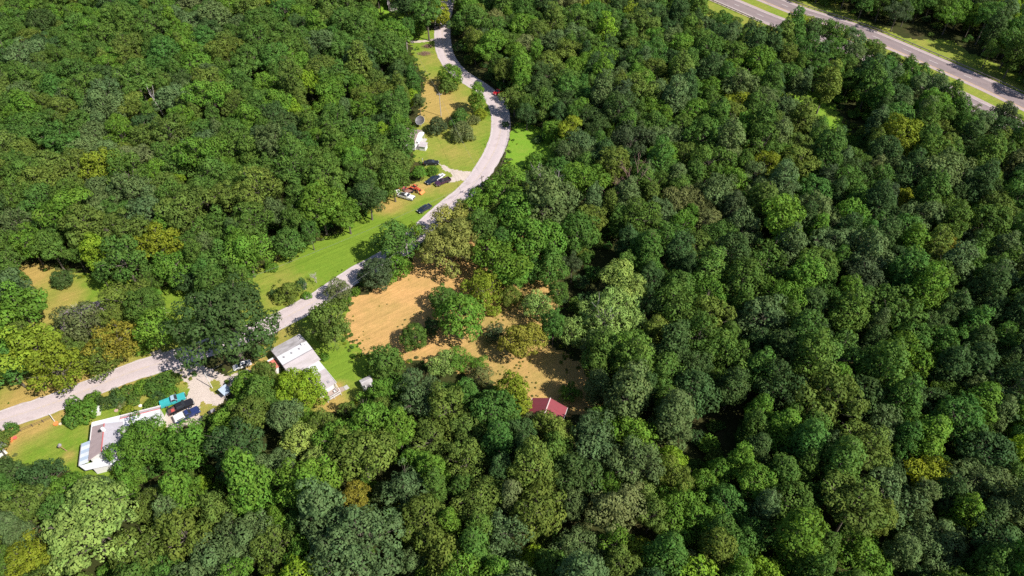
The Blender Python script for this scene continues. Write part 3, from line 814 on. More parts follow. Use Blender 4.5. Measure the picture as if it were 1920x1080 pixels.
def region(px, py):
    if py > 640 and px < 1450: return dict(O=24, S=18, G=20, M=22, P=5, L=2, R=2, D=9, N=8)
    if px < 960: return dict(M=52, O=16, S=12, G=12, Y=1.0, R=.6, N=7, D=5, L=.8)
    return dict(D=18, S=14, M=28, G=13, N=16, O=8, Y=1.3, K=3, R=1.2, L=.9)
tries = 0
placed = []
for ps in (0, 1, 2):
    for _ in range((9000, 15000, 20000)[ps]):
        y = rg.uniform(26, 335); x = rg.uniform(-1, 1) * (0.80 * (y * cP + CAM_H * sP) + 14)
        r = rg.uniform(4.0, 5.6) if ps == 0 else (rg.uniform(3.1, 4.2) if ps == 1 else rg.uniform(2.0, 3.0))
        right = x > .12 * y + 4 or (x > -10 and y < 85)
        kind = choose(rg, dict(oak=30, maple=22, poplar=32, walnut=16) if right else dict(oak=46, maple=26, poplar=8, walnut=20))
        if kind == 'poplar': r = max(2.1, r * .66)
        hf = rg.uniform(.82, 1.1) * (1.0 if ps < 2 else .95)
        zc = min(max(base_zc(kind, r, hf), 7.5 if ps < 2 else 5.5), 15.5 if ps else 16.5)
        if ps == 2: zc = max(zc, 8.0)
        if not near_ok(x, y, r, (.74, .74, .70)[ps]): continue
        px, py, s = proj(x, y, zc)
        rp = r * s
        if py > 1220 or px < -150 or px > 2070: continue
        if near_road(x, y, 5.5): continue
        if y > 120 and x > 60 and hwy_side(x, y): continue
        bad = False
        bqx, bqy, _s = proj(x, y, 0)
        for poly in VIS:
            if in_poly((px, py), poly) or seg_dist((px, py), poly) < rp * .88 or in_poly((bqx, bqy), poly): bad = True; break
        if bad: continue
        # do not bury the hand-placed trees
        if any(abs(h['px'] - px) < h['rp'] * .8 and abs(h['py'] - py) < h['rp'] * .8 and h['y'] > y for h in trees if h.get('hero')): continue
        w = region(px, py); f1 = noise.noise(Vector((x / 22, y / 22, 3.3))); f2 = noise.noise(Vector((x / 16, y / 16, 9.1)))
        for k_, f_ in (('O', f1), ('R', f1), ('Y', f1), ('S', f2), ('K', f2), ('D', -f1), ('N', -f1), ('G', -f2), ('P', -f2)):
            if k_ in w: w[k_] *= math.exp(2.0 * f_)
        tone = choose(rg, w)
        t = dict(x=x, y=y, r=r, zc=zc, tone=tone, kind=kind, hero=False, label=None, px=px, py=py, rp=rp)
        trees.append(t); add_cell(t); placed.append(t)
print('trees', len(trees))

def on_frame(t): return -t['rp'] * .7 < t['px'] < 1920 + t['rp'] * .7 and -t['rp'] * .6 < t['py'] < 1080 + t['rp'] * .6
heroes = [t for t in trees if t['hero']]
rest = sorted([t for t in trees if not t['hero'] and on_frame(t)], key=lambda t: -t['rp'])
N_IND = 298
indiv = heroes + rest[:N_IND - len(heroes)]
ids = set(id(t) for t in indiv)
massed = [t for t in trees if id(t) not in ids]

LAND = [('the red barn roof', (1032, 765)), ('the pointed lime tree', (560, 724)), ('the low house', (230, 810)),
        ('the huge pale tree', (170, 985)), ('the huge grey tree', (670, 1030)), ('the wide green tree', (1282, 962)),
        ('the big field-side tree', (1150, 592)), ('the bottom right corner', (1920, 1080)), ('the roadside oak', (425, 608)),
        ('the brown roof', (155, 590)), ('the lime column', (180, 474)), ('the right edge middle', (1920, 640)), ('the golden tree', (985, 636)),
        ('the dead snag', (1125, 632)), ('the round lime tree', (1258, 862)), ('the tall olive tree', (1602, 950))]
DIRS = ['to the right', 'up and right', 'straight up', 'up and left', 'to the left', 'down and left', 'straight down', 'down and right']
ORD = ['first', 'second', 'third', 'fourth', 'fifth', 'sixth', 'seventh', 'eighth', 'ninth', 'tenth', 'eleventh', 'twelfth', 'thirteenth', 'fourteenth', 'fifteenth', 'sixteenth']
buckets = {}
for t in indiv:
    if t['label']: continue
    nm, q = min(LAND, key=lambda L: math.hypot(t['px'] - L[1][0], t['py'] - L[1][1]))
    a = math.atan2(q[1] - t['py'], t['px'] - q[0]); k = int(round(a / (math.pi / 4))) % 8
    buckets.setdefault((nm, k, (t['tone'], t['kind'])), []).append((math.hypot(t['px'] - q[0], t['py'] - q[1]), id(t), t))
for (nm, k, (tone, _kd)), L in buckets.items():
    L.sort(key=lambda e: e[:2])
    for i, (_, _, t) in enumerate(L):
        t['label'] = '%s %s tree, %s such out from %s %s' % (
            {'oak': 'broad', 'maple': 'round', 'poplar': 'narrow', 'walnut': 'feathery'}.get(t['kind'], 'wide'), TWORD[tone], ORD[i], nm, DIRS[k])

vr = random.Random(11)
def tint_of(tone):
    c = TONE[tone]; k = vr.uniform(.88, 1.14); w = vr.uniform(-.08, .08)
    return (c[0] * k * (1 + w), c[1] * k, c[2] * k * (1 - w))
VARS = dict(oak=5, maple=4, great=3, poplar=3, walnut=4, shrub=2, willow=2)
def place_tree(t):
    kind = t['kind']; v = vr.randrange(VARS[kind]); P0 = PROTO[(kind, v)]
    s = t['r'] / P0['R']; zs = vr.uniform(.92, 1.12) if t.get('hero') else vr.uniform(1.0, 1.35)
    nm = 'shrub' if kind == 'shrub' or t['r'] < 1.7 else ('poplar_tree' if kind == 'poplar' else 'broadleaf_tree')
    root = empty(nm, (t['x'], t['y'], 0), vr.uniform(0, 6.28), t['label'], 'shrub' if nm == 'shrub' else 'tree', t.get('group'))
    cz = max(t['zc'], P0['R'] * s * .55)
    tr = bpy.data.objects.new('trunk', P0['trunk']); COL.objects.link(tr); tr.parent = root; tr.scale = (s, s, cz / P0['zc'])
    cr = bpy.data.objects.new('crown', P0['crown']); COL.objects.link(cr); cr.parent = root; cr.location = (0, 0, cz)
    cr.scale = (s * vr.uniform(.94, 1.06), s * vr.uniform(.94, 1.06), s * zs)
    cr['tint'] = list(tint_of(t['tone']))
    return root
for t in indiv:
    t['group'] = None
    place_tree(t)

# the rest of the woods, one object: crowns and trunks stored once each, set out on points
def mass(name, items, keys, zfix=None):
    Vs, Fs, Sp, Pr, Mi = [], [], [], [], []
    off = 0
    for k, key in enumerate(keys):
        P0 = PROTO[key]
        V = P0['V'] + np.array([0, 0, P0['zc']])
        Vs.append(V); Fs.append(P0['F'] + off); Sp.append(P0['S']); Pr += [k] * len(V); Mi += [0] * len(P0['F']); off += len(V)
        tv = np.array(P0['TM'].v); tf = [f for f in P0['TM'].f if len(f) == 4]
        Vs.append(tv); Fs.append(np.array(tf) + off); Sp.append(np.full((len(tf), 4), .5)); Pr += [k] * len(tv); Mi += [1] * len(tf); off += len(tv)
    pid = [-1] * off
    pts, rot, scl, tin = [], [], [], []
    for t in items:
        k = vr.choice([i for i, key in enumerate(keys) if key[0] == t['kind']]); P0 = PROTO[keys[k]]
        s = t['r'] / P0['R']; zs = t['zc'] / P0['zc'] if zfix is None else s
        pts.append((t['x'], t['y'], 0)); rot.append((0, 0, vr.uniform(0, 6.28))); scl.append((s, s, max(s * .8, min(zs, s * 1.35)))); tin.append(tint_of(t['tone']) + (1,)); pid.append(k)
        # keep the crown's height right: sink or raise nothing, only stretch
    V = np.concatenate(Vs + [np.array(pts)])
    me = mesh_np(name, V, np.concatenate(Fs), [LEAF, BARK], Mi)
    def attr(nm, ty, dom, key, arr): a = me.attributes.new(nm, ty, dom); a.data.foreach_set(key, np.asarray(arr).ravel())
    n0 = off
    attr('spray', 'FLOAT_COLOR', 'FACE', 'color', np.concatenate(Sp).astype(np.float32))
    attr('proto', 'INT', 'POINT', 'value', np.array(Pr + [-1] * len(pts), dtype=np.int32))
    attr('pid', 'INT', 'POINT', 'value', np.array(pid, dtype=np.int32))
    attr('rot', 'FLOAT_VECTOR', 'POINT', 'vector', np.array([(0, 0, 0)] * n0 + rot, dtype=np.float32))
    attr('scl', 'FLOAT_VECTOR', 'POINT', 'vector', np.array([(1, 1, 1)] * n0 + scl, dtype=np.float32))
    attr('tint', 'FLOAT_COLOR', 'POINT', 'color', np.array([(.1, .1, .1, 1)] * n0 + tin, dtype=np.float32))
    o = bpy.data.objects.new(name, me); COL.objects.link(o); o['kind'] = 'stuff'
    ng = bpy.data.node_groups.new(name + '_nodes', 'GeometryNodeTree')
    ng.interface.new_socket('Geometry', in_out='INPUT', socket_type='NodeSocketGeometry')
    ng.interface.new_socket('Geometry', in_out='OUTPUT', socket_type='NodeSocketGeometry')
    N, L = ng.nodes, ng.links
    gi, go, jn = N.new('NodeGroupInput'), N.new('NodeGroupOutput'), N.new('GeometryNodeJoinGeometry')
    def named(nm, ty):
        q = N.new('GeometryNodeInputNamedAttribute'); q.data_type = ty; q.inputs[0].default_value = nm; return q.outputs[0]
    def eq(a, k):
        q = N.new('FunctionNodeCompare'); q.data_type = 'INT'; q.operation = 'EQUAL'
        L.new(a, q.inputs[2]); q.inputs[3].default_value = k; return q.outputs[0]
    ap, ai, ar, as_ = named('proto', 'INT'), named('pid', 'INT'), named('rot', 'FLOAT_VECTOR'), named('scl', 'FLOAT_VECTOR')
    for k in range(len(keys)):
        se = N.new('GeometryNodeSeparateGeometry'); se.domain = 'POINT'
        L.new(gi.outputs[0], se.inputs[0]); L.new(eq(ap, k), se.inputs['Selection'])
        mp = N.new('GeometryNodeMeshToPoints'); L.new(gi.outputs[0], mp.inputs[0]); L.new(eq(ai, k), mp.inputs['Selection'])
        ip = N.new('GeometryNodeInstanceOnPoints'); L.new(mp.outputs[0], ip.inputs['Points']); L.new(se.outputs[0], ip.inputs['Instance'])
        L.new(ar, ip.inputs['Rotation']); L.new(as_, ip.inputs['Scale']); L.new(ip.outputs[0], jn.inputs[0])
    L.new(jn.outputs[0], go.inputs[0])
    md = o.modifiers.new('set_out', 'NODES'); md.node_group = ng
    return o
mass('forest', massed, [(k, i) for k in ('oak', 'maple', 'poplar', 'walnut') for i in range(VARS[k])])
OPEN = [lawn_n, field, yard, swyard, grav, [(1445, 174), (1515, 170), (1565, 196), (1592, 240), (1588, 262), (1560, 250), (1525, 210), (1470, 192)],
        [(938, 345), (952, 290), (960, 232), (985, 232), (1045, 245), (1045, 300), (990, 320)], [(700, -25), (712, -25), (712, 34), (770, 40), (770, -25)]]
bld = [(-81, 75, 13), (-72, 77, 9), (-45, 91, 9), (-38, 85, 6), (8, 77, 7), (-96, 103, 9), (-28, 176, 6)]
under = []
for _ in range(5500):
    y = rg.uniform(30, 300); x = rg.uniform(-1, 1) * (0.78 * (y * cP + CAM_H * sP) + 6); r = rg.uniform(1.0, 2.2)
    if near_road(x, y, 4.4) or (y > 150 and x > 60 and hwy_side(x, y) and rg.random() < .9): continue
    if any((x - a_) ** 2 + (y - b_) ** 2 < c_ * c_ for a_, b_, c_ in bld): continue
    px, py, s = proj(x, y, 0); e = min(seg_dist((px, py), p) for p in OPEN)
    if e < r * s * .5 or any(in_poly((px, py), p) for p in OPEN): continue
    if e > 60 and rg.random() < .5: continue
    under.append(dict(x=x, y=y, r=r, zc=1, tone=rg.choice('DMGNO'), kind='shrub'))
mass('undergrowth', under, [('shrub', 0), ('shrub', 1)], zfix=1)
weeds = []
for k_, p in enumerate(OPEN):
    if k_ == 4: continue
    for i in range(len(p)):
        q0, q1 = G(*p[i]), G(*p[(i + 1) % len(p)])
        for _ in range(int((q1 - q0).length * 1.6)):
            q = q0.lerp(q1, rg.random()); x, y = q.x + rg.gauss(0, 1.1), q.y + rg.gauss(0, 1.1)
            if near_road(x, y, 3.9) or any((x - a_) ** 2 + (y - b_) ** 2 < c_ * c_ for a_, b_, c_ in bld): continue
            weeds.append(dict(x=x, y=y, r=rg.uniform(.15, .5), zc=1, tone=rg.choice('GYONR'), kind='shrub'))
for _ in range(2600):                                # tufts in the rougher half of the dry field and along the ditches
    y = rg.uniform(70, 150); x = rg.uniform(-60, 25); px, py, s = proj(x, y, 0)
    if not in_poly((px, py), field) or noise.noise(Vector((x / 6, y / 6, 1.7))) < .08 + (.25 if px < 860 else 0) or near_road(x, y, 4): continue
    weeds.append(dict(x=x, y=y, r=rg.uniform(.10, .26), zc=1, tone=rg.choice('YORA'), kind='shrub'))
for p in road[::2]:
    for _ in range(2):
        t = rg.choice((-1, 1)) * rg.uniform(3.3, 4.6); a_ = rg.uniform(0, 6.28)
        weeds.append(dict(x=p.x + t * math.cos(a_), y=p.y + t * math.sin(a_), r=rg.uniform(.08, .2), zc=1, tone=rg.choice('GYOA'), kind='shrub'))
weeds = [w_ for w_ in weeds if not near_road(w_['x'], w_['y'], 3.25)]
print('weeds', len(weeds))
mass('weeds', weeds, [('shrub', 0), ('shrub', 1)], zfix=1)
# ------------------------------------------------------------------ buildings
def roofing(name, c, stain=(0.25, 0.22, 0.2), amt=0.35, rough=0.5, ribs=None, metal=0.0):
    m, n, l, b = new_mat(name, rough, 0.4)
    tc = n.new('ShaderNodeTexCoord'); P = tc.outputs['Object']
    n1 = noise_node(n, l, P, 0.7, 6, 0.65, stretch=(0.5, 1.4, 1)); n2 = noise_node(n, l, P, 6.0, 4, 0.7)
    r1 = ramp(n, [(0.42, (0, 0, 0)), (0.75, (amt, amt, amt))]); l.new(n1, r1.inputs[0])
    cc = mixc(n, l, r1.outputs[0], c, stain)
    r2 = ramp(n, [(0.3, (0.9, 0.9, 0.9)), (0.7, (1.06, 1.06, 1.06))]); l.new(n2, r2.inputs[0])
    q = n.new('ShaderNodeMix'); q.data_type = 'RGBA'; q.blend_type = 'MULTIPLY'; q.inputs[0].default_value = 1
    l.new(cc, q.inputs[6]); l.new(r2.outputs[0], q.inputs[7]); l.new(q.outputs[2], b.inputs['Base Color'])
    b.inputs['Metallic'].default_value = metal
    bump(n, l, b, n2, 0.01)
    return m
R_WHITE = roofing('white_roofing', (0.58, 0.58, 0.62), (0.45, 0.42, 0.42), 0.5)
R_PINKISH = roofing('aged_pale_roofing', (0.47, 0.42, 0.44), (0.33, 0.29, 0.28), 0.8)
R_DIRTY = roofing('dirty_roofing', (0.44, 0.41, 0.43), (0.20, 0.18, 0.17), 1.0)
R_BROWN = roofing('brown_shingles', (0.30, 0.235, 0.22), (0.20, 0.15, 0.14), 0.8, 0.9)
R_MAUVE = roofing('mauve_shingles', (0.28, 0.22, 0.23), (0.22, 0.17, 0.18), 0.8, 0.9)
R_ROSE = roofing('rose_grey_shingles', (0.40, 0.31, 0.31), (0.28, 0.21, 0.21), 0.7, 0.9)
R_LGREY = roofing('light_grey_shingles', (0.38, 0.36, 0.40), (0.28, 0.26, 0.28), 0.7, 0.9)
R_GREY = roofing('grey_shingles', (0.30, 0.28, 0.31), (0.2, 0.18, 0.19), 0.8, 0.9)
R_RED = roofing('red_metal', (0.23, 0.045, 0.058), (0.15, 0.045, 0.05), 0.6, 0.45)
R_REDOLD = roofing('faded_red_roofing', (0.55, 0.17, 0.13), (0.40, 0.15, 0.12), 0.6, 0.7)
R_BLUE = roofing('blue_grey_panel', (0.40, 0.48, 0.60), (0.35, 0.38, 0.42), 0.5, 0.35)
R_PALEBLUE = roofing('pale_panel', (0.62, 0.66, 0.72), (0.45, 0.45, 0.46), 0.5, 0.35)
W_WHITE = flat('white_siding', (0.68, 0.67, 0.66), 0.6, var=0.06)
W_TAN = flat('tan_siding', (0.42, 0.36, 0.30), 0.7, var=0.1)
W_BARN = flat('barn_boards', (0.22, 0.10, 0.08), 0.85, var=0.25)
TRIM = flat('white_trim', (0.66, 0.65, 0.65), 0.5, var=0.04)
REDTRIM = flat('red_trim', (0.45, 0.12, 0.12), 0.6, var=0.15)
GLASS = flat('window_glass', (0.03, 0.035, 0.045), 0.08, spec=0.8, var=0.05)
DARK = flat('dark_rubber', (0.02, 0.02, 0.022), 0.8, var=0.2)
DECK = flat('deck_boards', (0.36, 0.28, 0.25), 0.85, var=0.2, scale=5)
CONC = flat('concrete', (0.42, 0.40, 0.38), 0.85, var=0.12)

def wbox(root, x0, x1, y0, y1, z0, z1, mat=W_WHITE, name='wall'):
    return MB().box(x0, x1, y0, y1, z0, z1).build(name, mat, root)
def window(root, c, along, w, h, nrm, frame=TRIM):
    """c: middle of the window on the wall; along, nrm: unit vectors in the wall and out of it"""
    a, n_, c = Vector(along), Vector(nrm), Vector(c); up = Vector((0, 0, 1))
    f = MB(); p = MB(); o0 = n_ * .0
    for s in (-1, 1):
        q = c + a * (w / 2 * s); f.hexa([q - a * .05 - up * h / 2, q + a * .05 - up * h / 2, q + a * .05 - up * h / 2 + n_ * .06, q - a * .05 - up * h / 2 + n_ * .06],
                                        [q - a * .05 + up * h / 2, q + a * .05 + up * h / 2, q + a * .05 + up * h / 2 + n_ * .06, q - a * .05 + up * h / 2 + n_ * .06])
        q = c + up * (h / 2 * s); b0 = q - a * (w / 2 - .05); b1 = q + a * (w / 2 - .05)
        f.hexa([b0 - up * .04, b1 - up * .04, b1 - up * .04 + n_ * .055, b0 - up * .04 + n_ * .055], [b0 + up * .04, b1 + up * .04, b1 + up * .04 + n_ * .055, b0 + up * .04 + n_ * .055])
    fo = f.build('window', frame, root)
    p.hexa([c - a * (w / 2 - .05) - up * (h / 2 - .04), c + a * (w / 2 - .05) - up * (h / 2 - .04), c + a * (w / 2 - .05) - up * (h / 2 - .04) + n_ * .02, c - a * (w / 2 - .05) - up * (h / 2 - .04) + n_ * .02],
           [c - a * (w / 2 - .05) + up * (h / 2 - .04), c + a * (w / 2 - .05) + up * (h / 2 - .04), c + a * (w / 2 - .05) + up * (h / 2 - .04) + n_ * .02, c - a * (w / 2 - .05) + up * (h / 2 - .04) + n_ * .02])
    p.build('pane', GLASS, fo)
def roof_panels(root, p00, p10, p11, p01, mat, n, t=0.09, name='roof_panel', seam=0.03, lift=0.0, mats=None):
    """a slope split into n sheets side by side from the p00-p01 edge to the p10-p11 edge, every second one lapped over its neighbours"""
    p00, p10, p11, p01 = map(Vector, (p00, p10, p11, p01))
    for i in range(n):
        a, b = i / n, (i + 1) / n
        ov = .5 * seam / max((p10 - p00).length, .1) if i % 2 else -.25 * seam / max((p10 - p00).length, .1)
        a2, b2 = max(0, a - ov), min(1, b + ov); dz = Vector((0, 0, .018 if i % 2 else 0))
        m = mats[i % len(mats)] if mats else mat
        MB().slab([p00.lerp(p10, a2) + dz, p00.lerp(p10, b2) + dz, p01.lerp(p11, b2) + dz, p01.lerp(p11, a2) + dz], t).build(name, m, root)
def bar(root, a, b, r, mat, name, n=6): return MB().tube(a, b, r, r, n).build(name, mat, root)

# --- the white mobile home with its addition, porch and steps
o3 = G(506.7, 655.6, 3.0); o3.z = 0
home = empty('mobile_home', o3, R(40), 'pale roofed mobile home with rear addition and railed porch, behind the pointed lime tree', 'mobile home')
wbox(home, .25, 6.6, -8.85, -.25, 0, 2.72, W_WHITE)
MB().prism([(-9.0, 2.72), (-.12, 2.72), (-3.2, 3.28), (-6.0, 3.2)], 0, 6.3).build('gable', W_WHITE, home).matrix_local = Matrix.Translation((.3, 0, 0)) @ Matrix(((0, 1, 0, 0), (1, 0, 0, 0), (0, 0, 1, 0), (0, 0, 0, 1)))
roof_panels(home, (0, .05, 2.98), (6.9, .05, 2.98), (6.9, -3.2, 3.5), (0, -3.2, 3.5), R_DIRTY, 6)
roof_panels(home, (0, -3.2, 3.53), (6.9, -3.2, 3.53), (6.9, -5.95, 3.42), (0, -5.95, 3.42), R_WHITE, 6)
roof_panels(home, (0, -6.05, 3.36), (6.9, -6.05, 3.36), (6.9, -9.15, 2.86), (0, -9.15, 2.86), R_PINKISH, 6)
MB().box(-.02, 6.92, -6.12, -5.92, 3.40, 3.47).build('roof_seam', R_GREY, home)
MB().box(-.03, .03, -9.1, .05, 2.72, 2.86).build('fascia', TRIM, home); MB().box(6.87, 6.93, -9.1, .05, 2.72, 2.86).build('fascia', TRIM, home)
for k in range(3):
    v_ = MB().tube((1.2 + k * 1.75, -4.3, 3.4), (1.2 + k * 1.75, -4.3, 3.72), .12, .12, 8).build('roof_vent', DARK, home)
    MB().tube((1.2 + k * 1.75, -4.3, 3.72), (1.2 + k * 1.75, -4.3, 3.80), .2, .16, 8).build('cap', R_GREY, v_)
MB().box(5.5, 6.0, -3.9, -3.4, 3.4, 3.95, .05, .05).build('chimney', TRIM, home)
MB().box(6.15, 6.5, -4.2, -3.9, 3.4, 3.7).build('roof_vent', TRIM, home)
for y in (-1.6, -4.2, -7.2): window(home, (.25, y, 1.6), (0, 1, 0), .9, .9, (-1, 0, 0))
for x in (1.5, 3.4, 5.3): window(home, (x, -.25, 1.6), (1, 0, 0), 1.0, .8, (0, 1, 0))
wbox(home, 2.6, 6.25, -15.8, -8.86, 0, 2.3, W_WHITE)
roof_panels(home, (6.55, -9.1, 2.72), (6.55, -11.6, 2.58), (2.4, -11.6, 2.58), (2.4, -9.1, 2.72), R_WHITE, 3)
roof_panels(home, (6.5, -11.6, 2.56), (6.5, -16.3, 2.42), (2.4, -16.3, 2.42), (2.4, -11.6, 2.56), R_PINKISH, 5)
MB().box(6.5, 6.58, -16.3, -9.2, 2.32, 2.62).build('fascia', TRIM, home)
MB().box(5.05, 5.6, -15.45, -14.75, 2.4, 2.58, .03, .03).build('roof_hatch', R_GREY, home)
for y in (-10.6, -13.4): window(home, (6.25, y, 1.4), (0, 1, 0), .9, .9, (1, 0, 0))
pd = empty('porch', (0, 0, 0)); pd.parent = home
for i in range(8): MB().box(3.2, 6.35, -15.85 - (i + 1) * .26, -15.85 - i * .26 - .015, .50, .56).build('plank', DECK, pd)
for x in (3.3, 4.8, 6.3): bar(pd, (x, -17.9, 0), (x, -17.9, 1.45), .055, TRIM, 'post')
bar(pd, (6.3, -17.9, 1.4), (6.3, -16.25, 2.38), .05, TRIM, 'post')
bar(pd, (6.3, -16.2, 0), (6.3, -16.2, 2.4), .06, TRIM, 'post')
for z in (.8, 1.45): MB().box(3.3, 6.3, -17.95, -17.85, z, z + .07).build('rail', TRIM, pd)
for k in range(14): MB().box(3.5 + k * .2, 3.54 + k * .2, -17.92, -17.88, .56, 1.45).build('baluster', TRIM, pd)
for k in range(3): MB().box(6.4 + k * .38, 6.76 + k * .38, -17.3, -16.2, 0, .5 - k * .16).build('step', DECK, home)
MB().box(7.6, 8.5, -17.4, -16.3, 0, .09).box(7.7, 8.4, -17.3, -16.4, .09, .12).build('step', CONC, home)
ch = empty('porch_chair', home.matrix_local.to_3x3() @ Vector((0, 0, 0)))
ch.location = Matrix.Translation(o3) @ (Matrix.Rotation(R(40), 4, 'Z') @ Vector((5.6, -16.8, .56))); ch.rotation_euler = (0, 0, R(-60))
tag(ch, 'white plastic chair standing on the railed porch of the mobile home', 'chair')
MB().box(-.25, .25, -.25, .25, .38, .44).build('seat', TRIM, ch); MB().box(-.25, .25, .2, .26, .44, .9, 0, 0).build('backrest', TRIM, ch)
for sx_ in (-.2, .2):
    for sy_ in (-.2, .2): bar(ch, (sx_, sy_, 0), (sx_, sy_, .4), .025, TRIM, 'leg')

def at_local(o, rz, p): return Vector(o) + Matrix.Rotation(rz, 3, 'Z') @ Vector(p)
sh = empty('lean_to_shed', at_local(o3, R(40), (-1.6, -2.0, 0)), R(40), 'little shed with faded red roof beside the dark wall of the mobile home', 'shed')
wbox(sh, .1, 1.3, -2.3, -.1, 0, 1.7, W_TAN)
roof_panels(sh, (-.05, .1, 2.0), (1.45, .1, 2.0), (1.45, -2.4, 1.8), (-.05, -2.4, 1.8), R_REDOLD, 3)
MB().box(-.08, 1.48, .1, .55, 1.9, 2.06).build('fascia', TRIM, sh)
wd = MB().box(.35, 1.0, -2.34, -2.3, 0, 1.6).build('door', W_WHITE, sh)

o2 = G(673, 712, 2.2); o2.z = 0
sh = empty('garden_shed', o2, R(33), 'small pale metal shed half hidden under the round tree by the trailer lawn', 'shed')
wbox(sh, .1, 2.3, -1.6, -.1, 0, 1.8, W_WHITE)
roof_panels(sh, (0, .1, 1.85), (2.4, .1, 1.85), (2.4, -.85, 2.1), (0, -.85, 2.1), R_DIRTY, 3)
roof_panels(sh, (0, -.85, 2.1), (2.4, -.85, 2.1), (2.4, -1.75, 1.85), (0, -1.75, 1.85), R_DIRTY, 3)
MB().box(.8, 1.5, -1.64, -1.6, 0, 1.6).build('door', R_GREY, sh)

# --- red barn
ob = G(999, 746, 3.0); ob.z = 0
bn = empty('barn', ob, R(-19), 'barn with dark red metal roof and pale ridge cap below the dry field', 'barn')
wbox(bn, .3, 6.8, -8.2, -.25, 0, 2.8, W_BARN)
MB().prism([(.3, 2.8), (6.8, 2.8), (3.55, 4.3)], -8.2, -.25).build('gable', W_BARN, bn)
roof_panels(bn, (-.1, .1, 2.85), (-.1, -8.5, 2.85), (3.56, -8.5, 4.45), (3.56, .1, 4.45), R_RED, 9)
roof_panels(bn, (7.2, .1, 2.85), (7.2, -8.5, 2.85), (3.60, -8.5, 4.45), (3.60, .1, 4.45), R_RED, 9)
MB().box(3.46, 3.70, -8.5, .12, 4.44, 4.52, .05, 0).build('ridge_cap', roofing('pale_pink_metal', (0.62, 0.45, 0.45), amt=.2), bn)
MB().box(-.14, -.08, -8.5, .1, 2.72, 2.88).build('fascia', TRIM, bn); MB().box(7.18, 7.24, -8.5, .1, 2.72, 2.88).build('fascia', TRIM, bn)
MB().box(5.6, 5.9, -4.6, -4.3, 3.2, 4.2).build('chimney', W_WHITE, bn)
dr = MB().box(2.3, 4.8, -.25, -.19, 0, 2.6).build('door', W_BARN, bn); MB().box(2.2, 4.9, -.21, -.15, 2.6, 2.72).build('frame', TRIM, dr)

# --- long low house, lower left
oh = G(173, 792.3, 3.0); oh.z = 0
hs = empty('low_house', oh, R(18.5), 'long low house with mauve and grey roof and red ridge trim, lower left', 'house')
wbox(hs, .3, 5.2, -8.4, -.3, 0, 2.8, W_WHITE)
MB().prism([(.3, 2.8), (5.2, 2.8), (2.7, 3.9)], -8.4, -2.0).build('gable', W_WHITE, hs)
roof_panels(hs, (0, -.9, 2.9), (0, -8.8, 2.9), (2.66, -8.4, 4.1), (2.66, -1.9, 4.1), R_ROSE, 8, seam=.01)
roof_panels(hs, (5.6, -1.5, 2.9), (5.6, -8.8, 2.9), (2.74, -8.4, 4.1), (2.74, -1.9, 4.1), R_LGREY, 8, seam=.01)
MB().box(2.6, 2.82, -8.4, -1.9, 4.1, 4.19, .04, 0).build('ridge_cap', REDTRIM, hs)
MB().box(-.10, .02, -4.1, .05, 2.76, 3.02).build('fascia', TRIM, hs)
roof_panels(hs, (0, .1, 2.84), (4.9, .1, 2.84), (4.9, -1.9, 3.0), (0, -.95, 2.96), R_PALEBLUE, 5, seam=.01)
MB().box(0, 12.4, .1, .17, 2.7, 2.92).build('fascia', TRIM, hs)
wbox(hs, 5.22, 12.1, -2.6, -.1, 0, 2.6, W_WHITE)
roof_panels(hs, (5.0, .1, 2.78), (12.3, .1, 2.78), (12.3, -.62, 2.98), (5.0, -.62, 2.98), R_PINKISH, 7, seam=.02)
roof_panels(hs, (5.0, -.8, 2.98), (12.3, -.8, 2.98), (12.3, -2.8, 2.70), (5.0, -2.8, 2.70), R_WHITE, 7, seam=.02)
MB().box(5.0, 12.32, -.82, -.60, 2.98, 3.06, 0, .04).build('ridge_cap', REDTRIM, hs)
roof_panels(hs, (-1.75, -3.95, 2.35), (-1.75, -8.9, 2.35), (.0, -8.9, 2.72), (.0, -3.95, 2.72), R_BLUE, 6, seam=.02, mats=[R_BLUE, R_PALEBLUE])
MB().box(-1.85, -1.75, -8.9, -3.95, 2.2, 2.4).build('fascia', R_GREY, hs)
for y in (-4.1, -6.4, -8.7): bar(hs, (-1.65, y, 0), (-1.65, y, 2.25), .06, TRIM, 'post')
roof_panels(hs, (-1.7, -9.0, 2.4), (5.0, -9.0, 2.5), (5.0, -10.6, 2.2), (-.6, -10.2, 2.2), R_WHITE, 5, seam=.02)
wbox(hs, .6, 4.6, -10.1, -8.42, 0, 2.1, W_WHITE)
MB().tube((2.75, -3.5, 4.1), (2.75, -3.5, 4.75), .42, .34, 10).build('roof_tank', TRIM, hs)
MB().box(1.8, 2.2, -3.6, -3.2, 3.9, 4.2).build('roof_vent', DARK, hs)
for y in (-1.6, -3.0): window(hs, (.3, y, 1.5), (0, 1, 0), .9, .9, (-1, 0, 0))
for x in (6.4, 8.6, 10.8): window(hs, (x, -.1, 1.5), (1, 0, 0), .9, .8, (0, 1, 0))
MB().box(.26, .3, -5.6, -4.8, 0, 2.0).build('door', R_BROWN, hs)

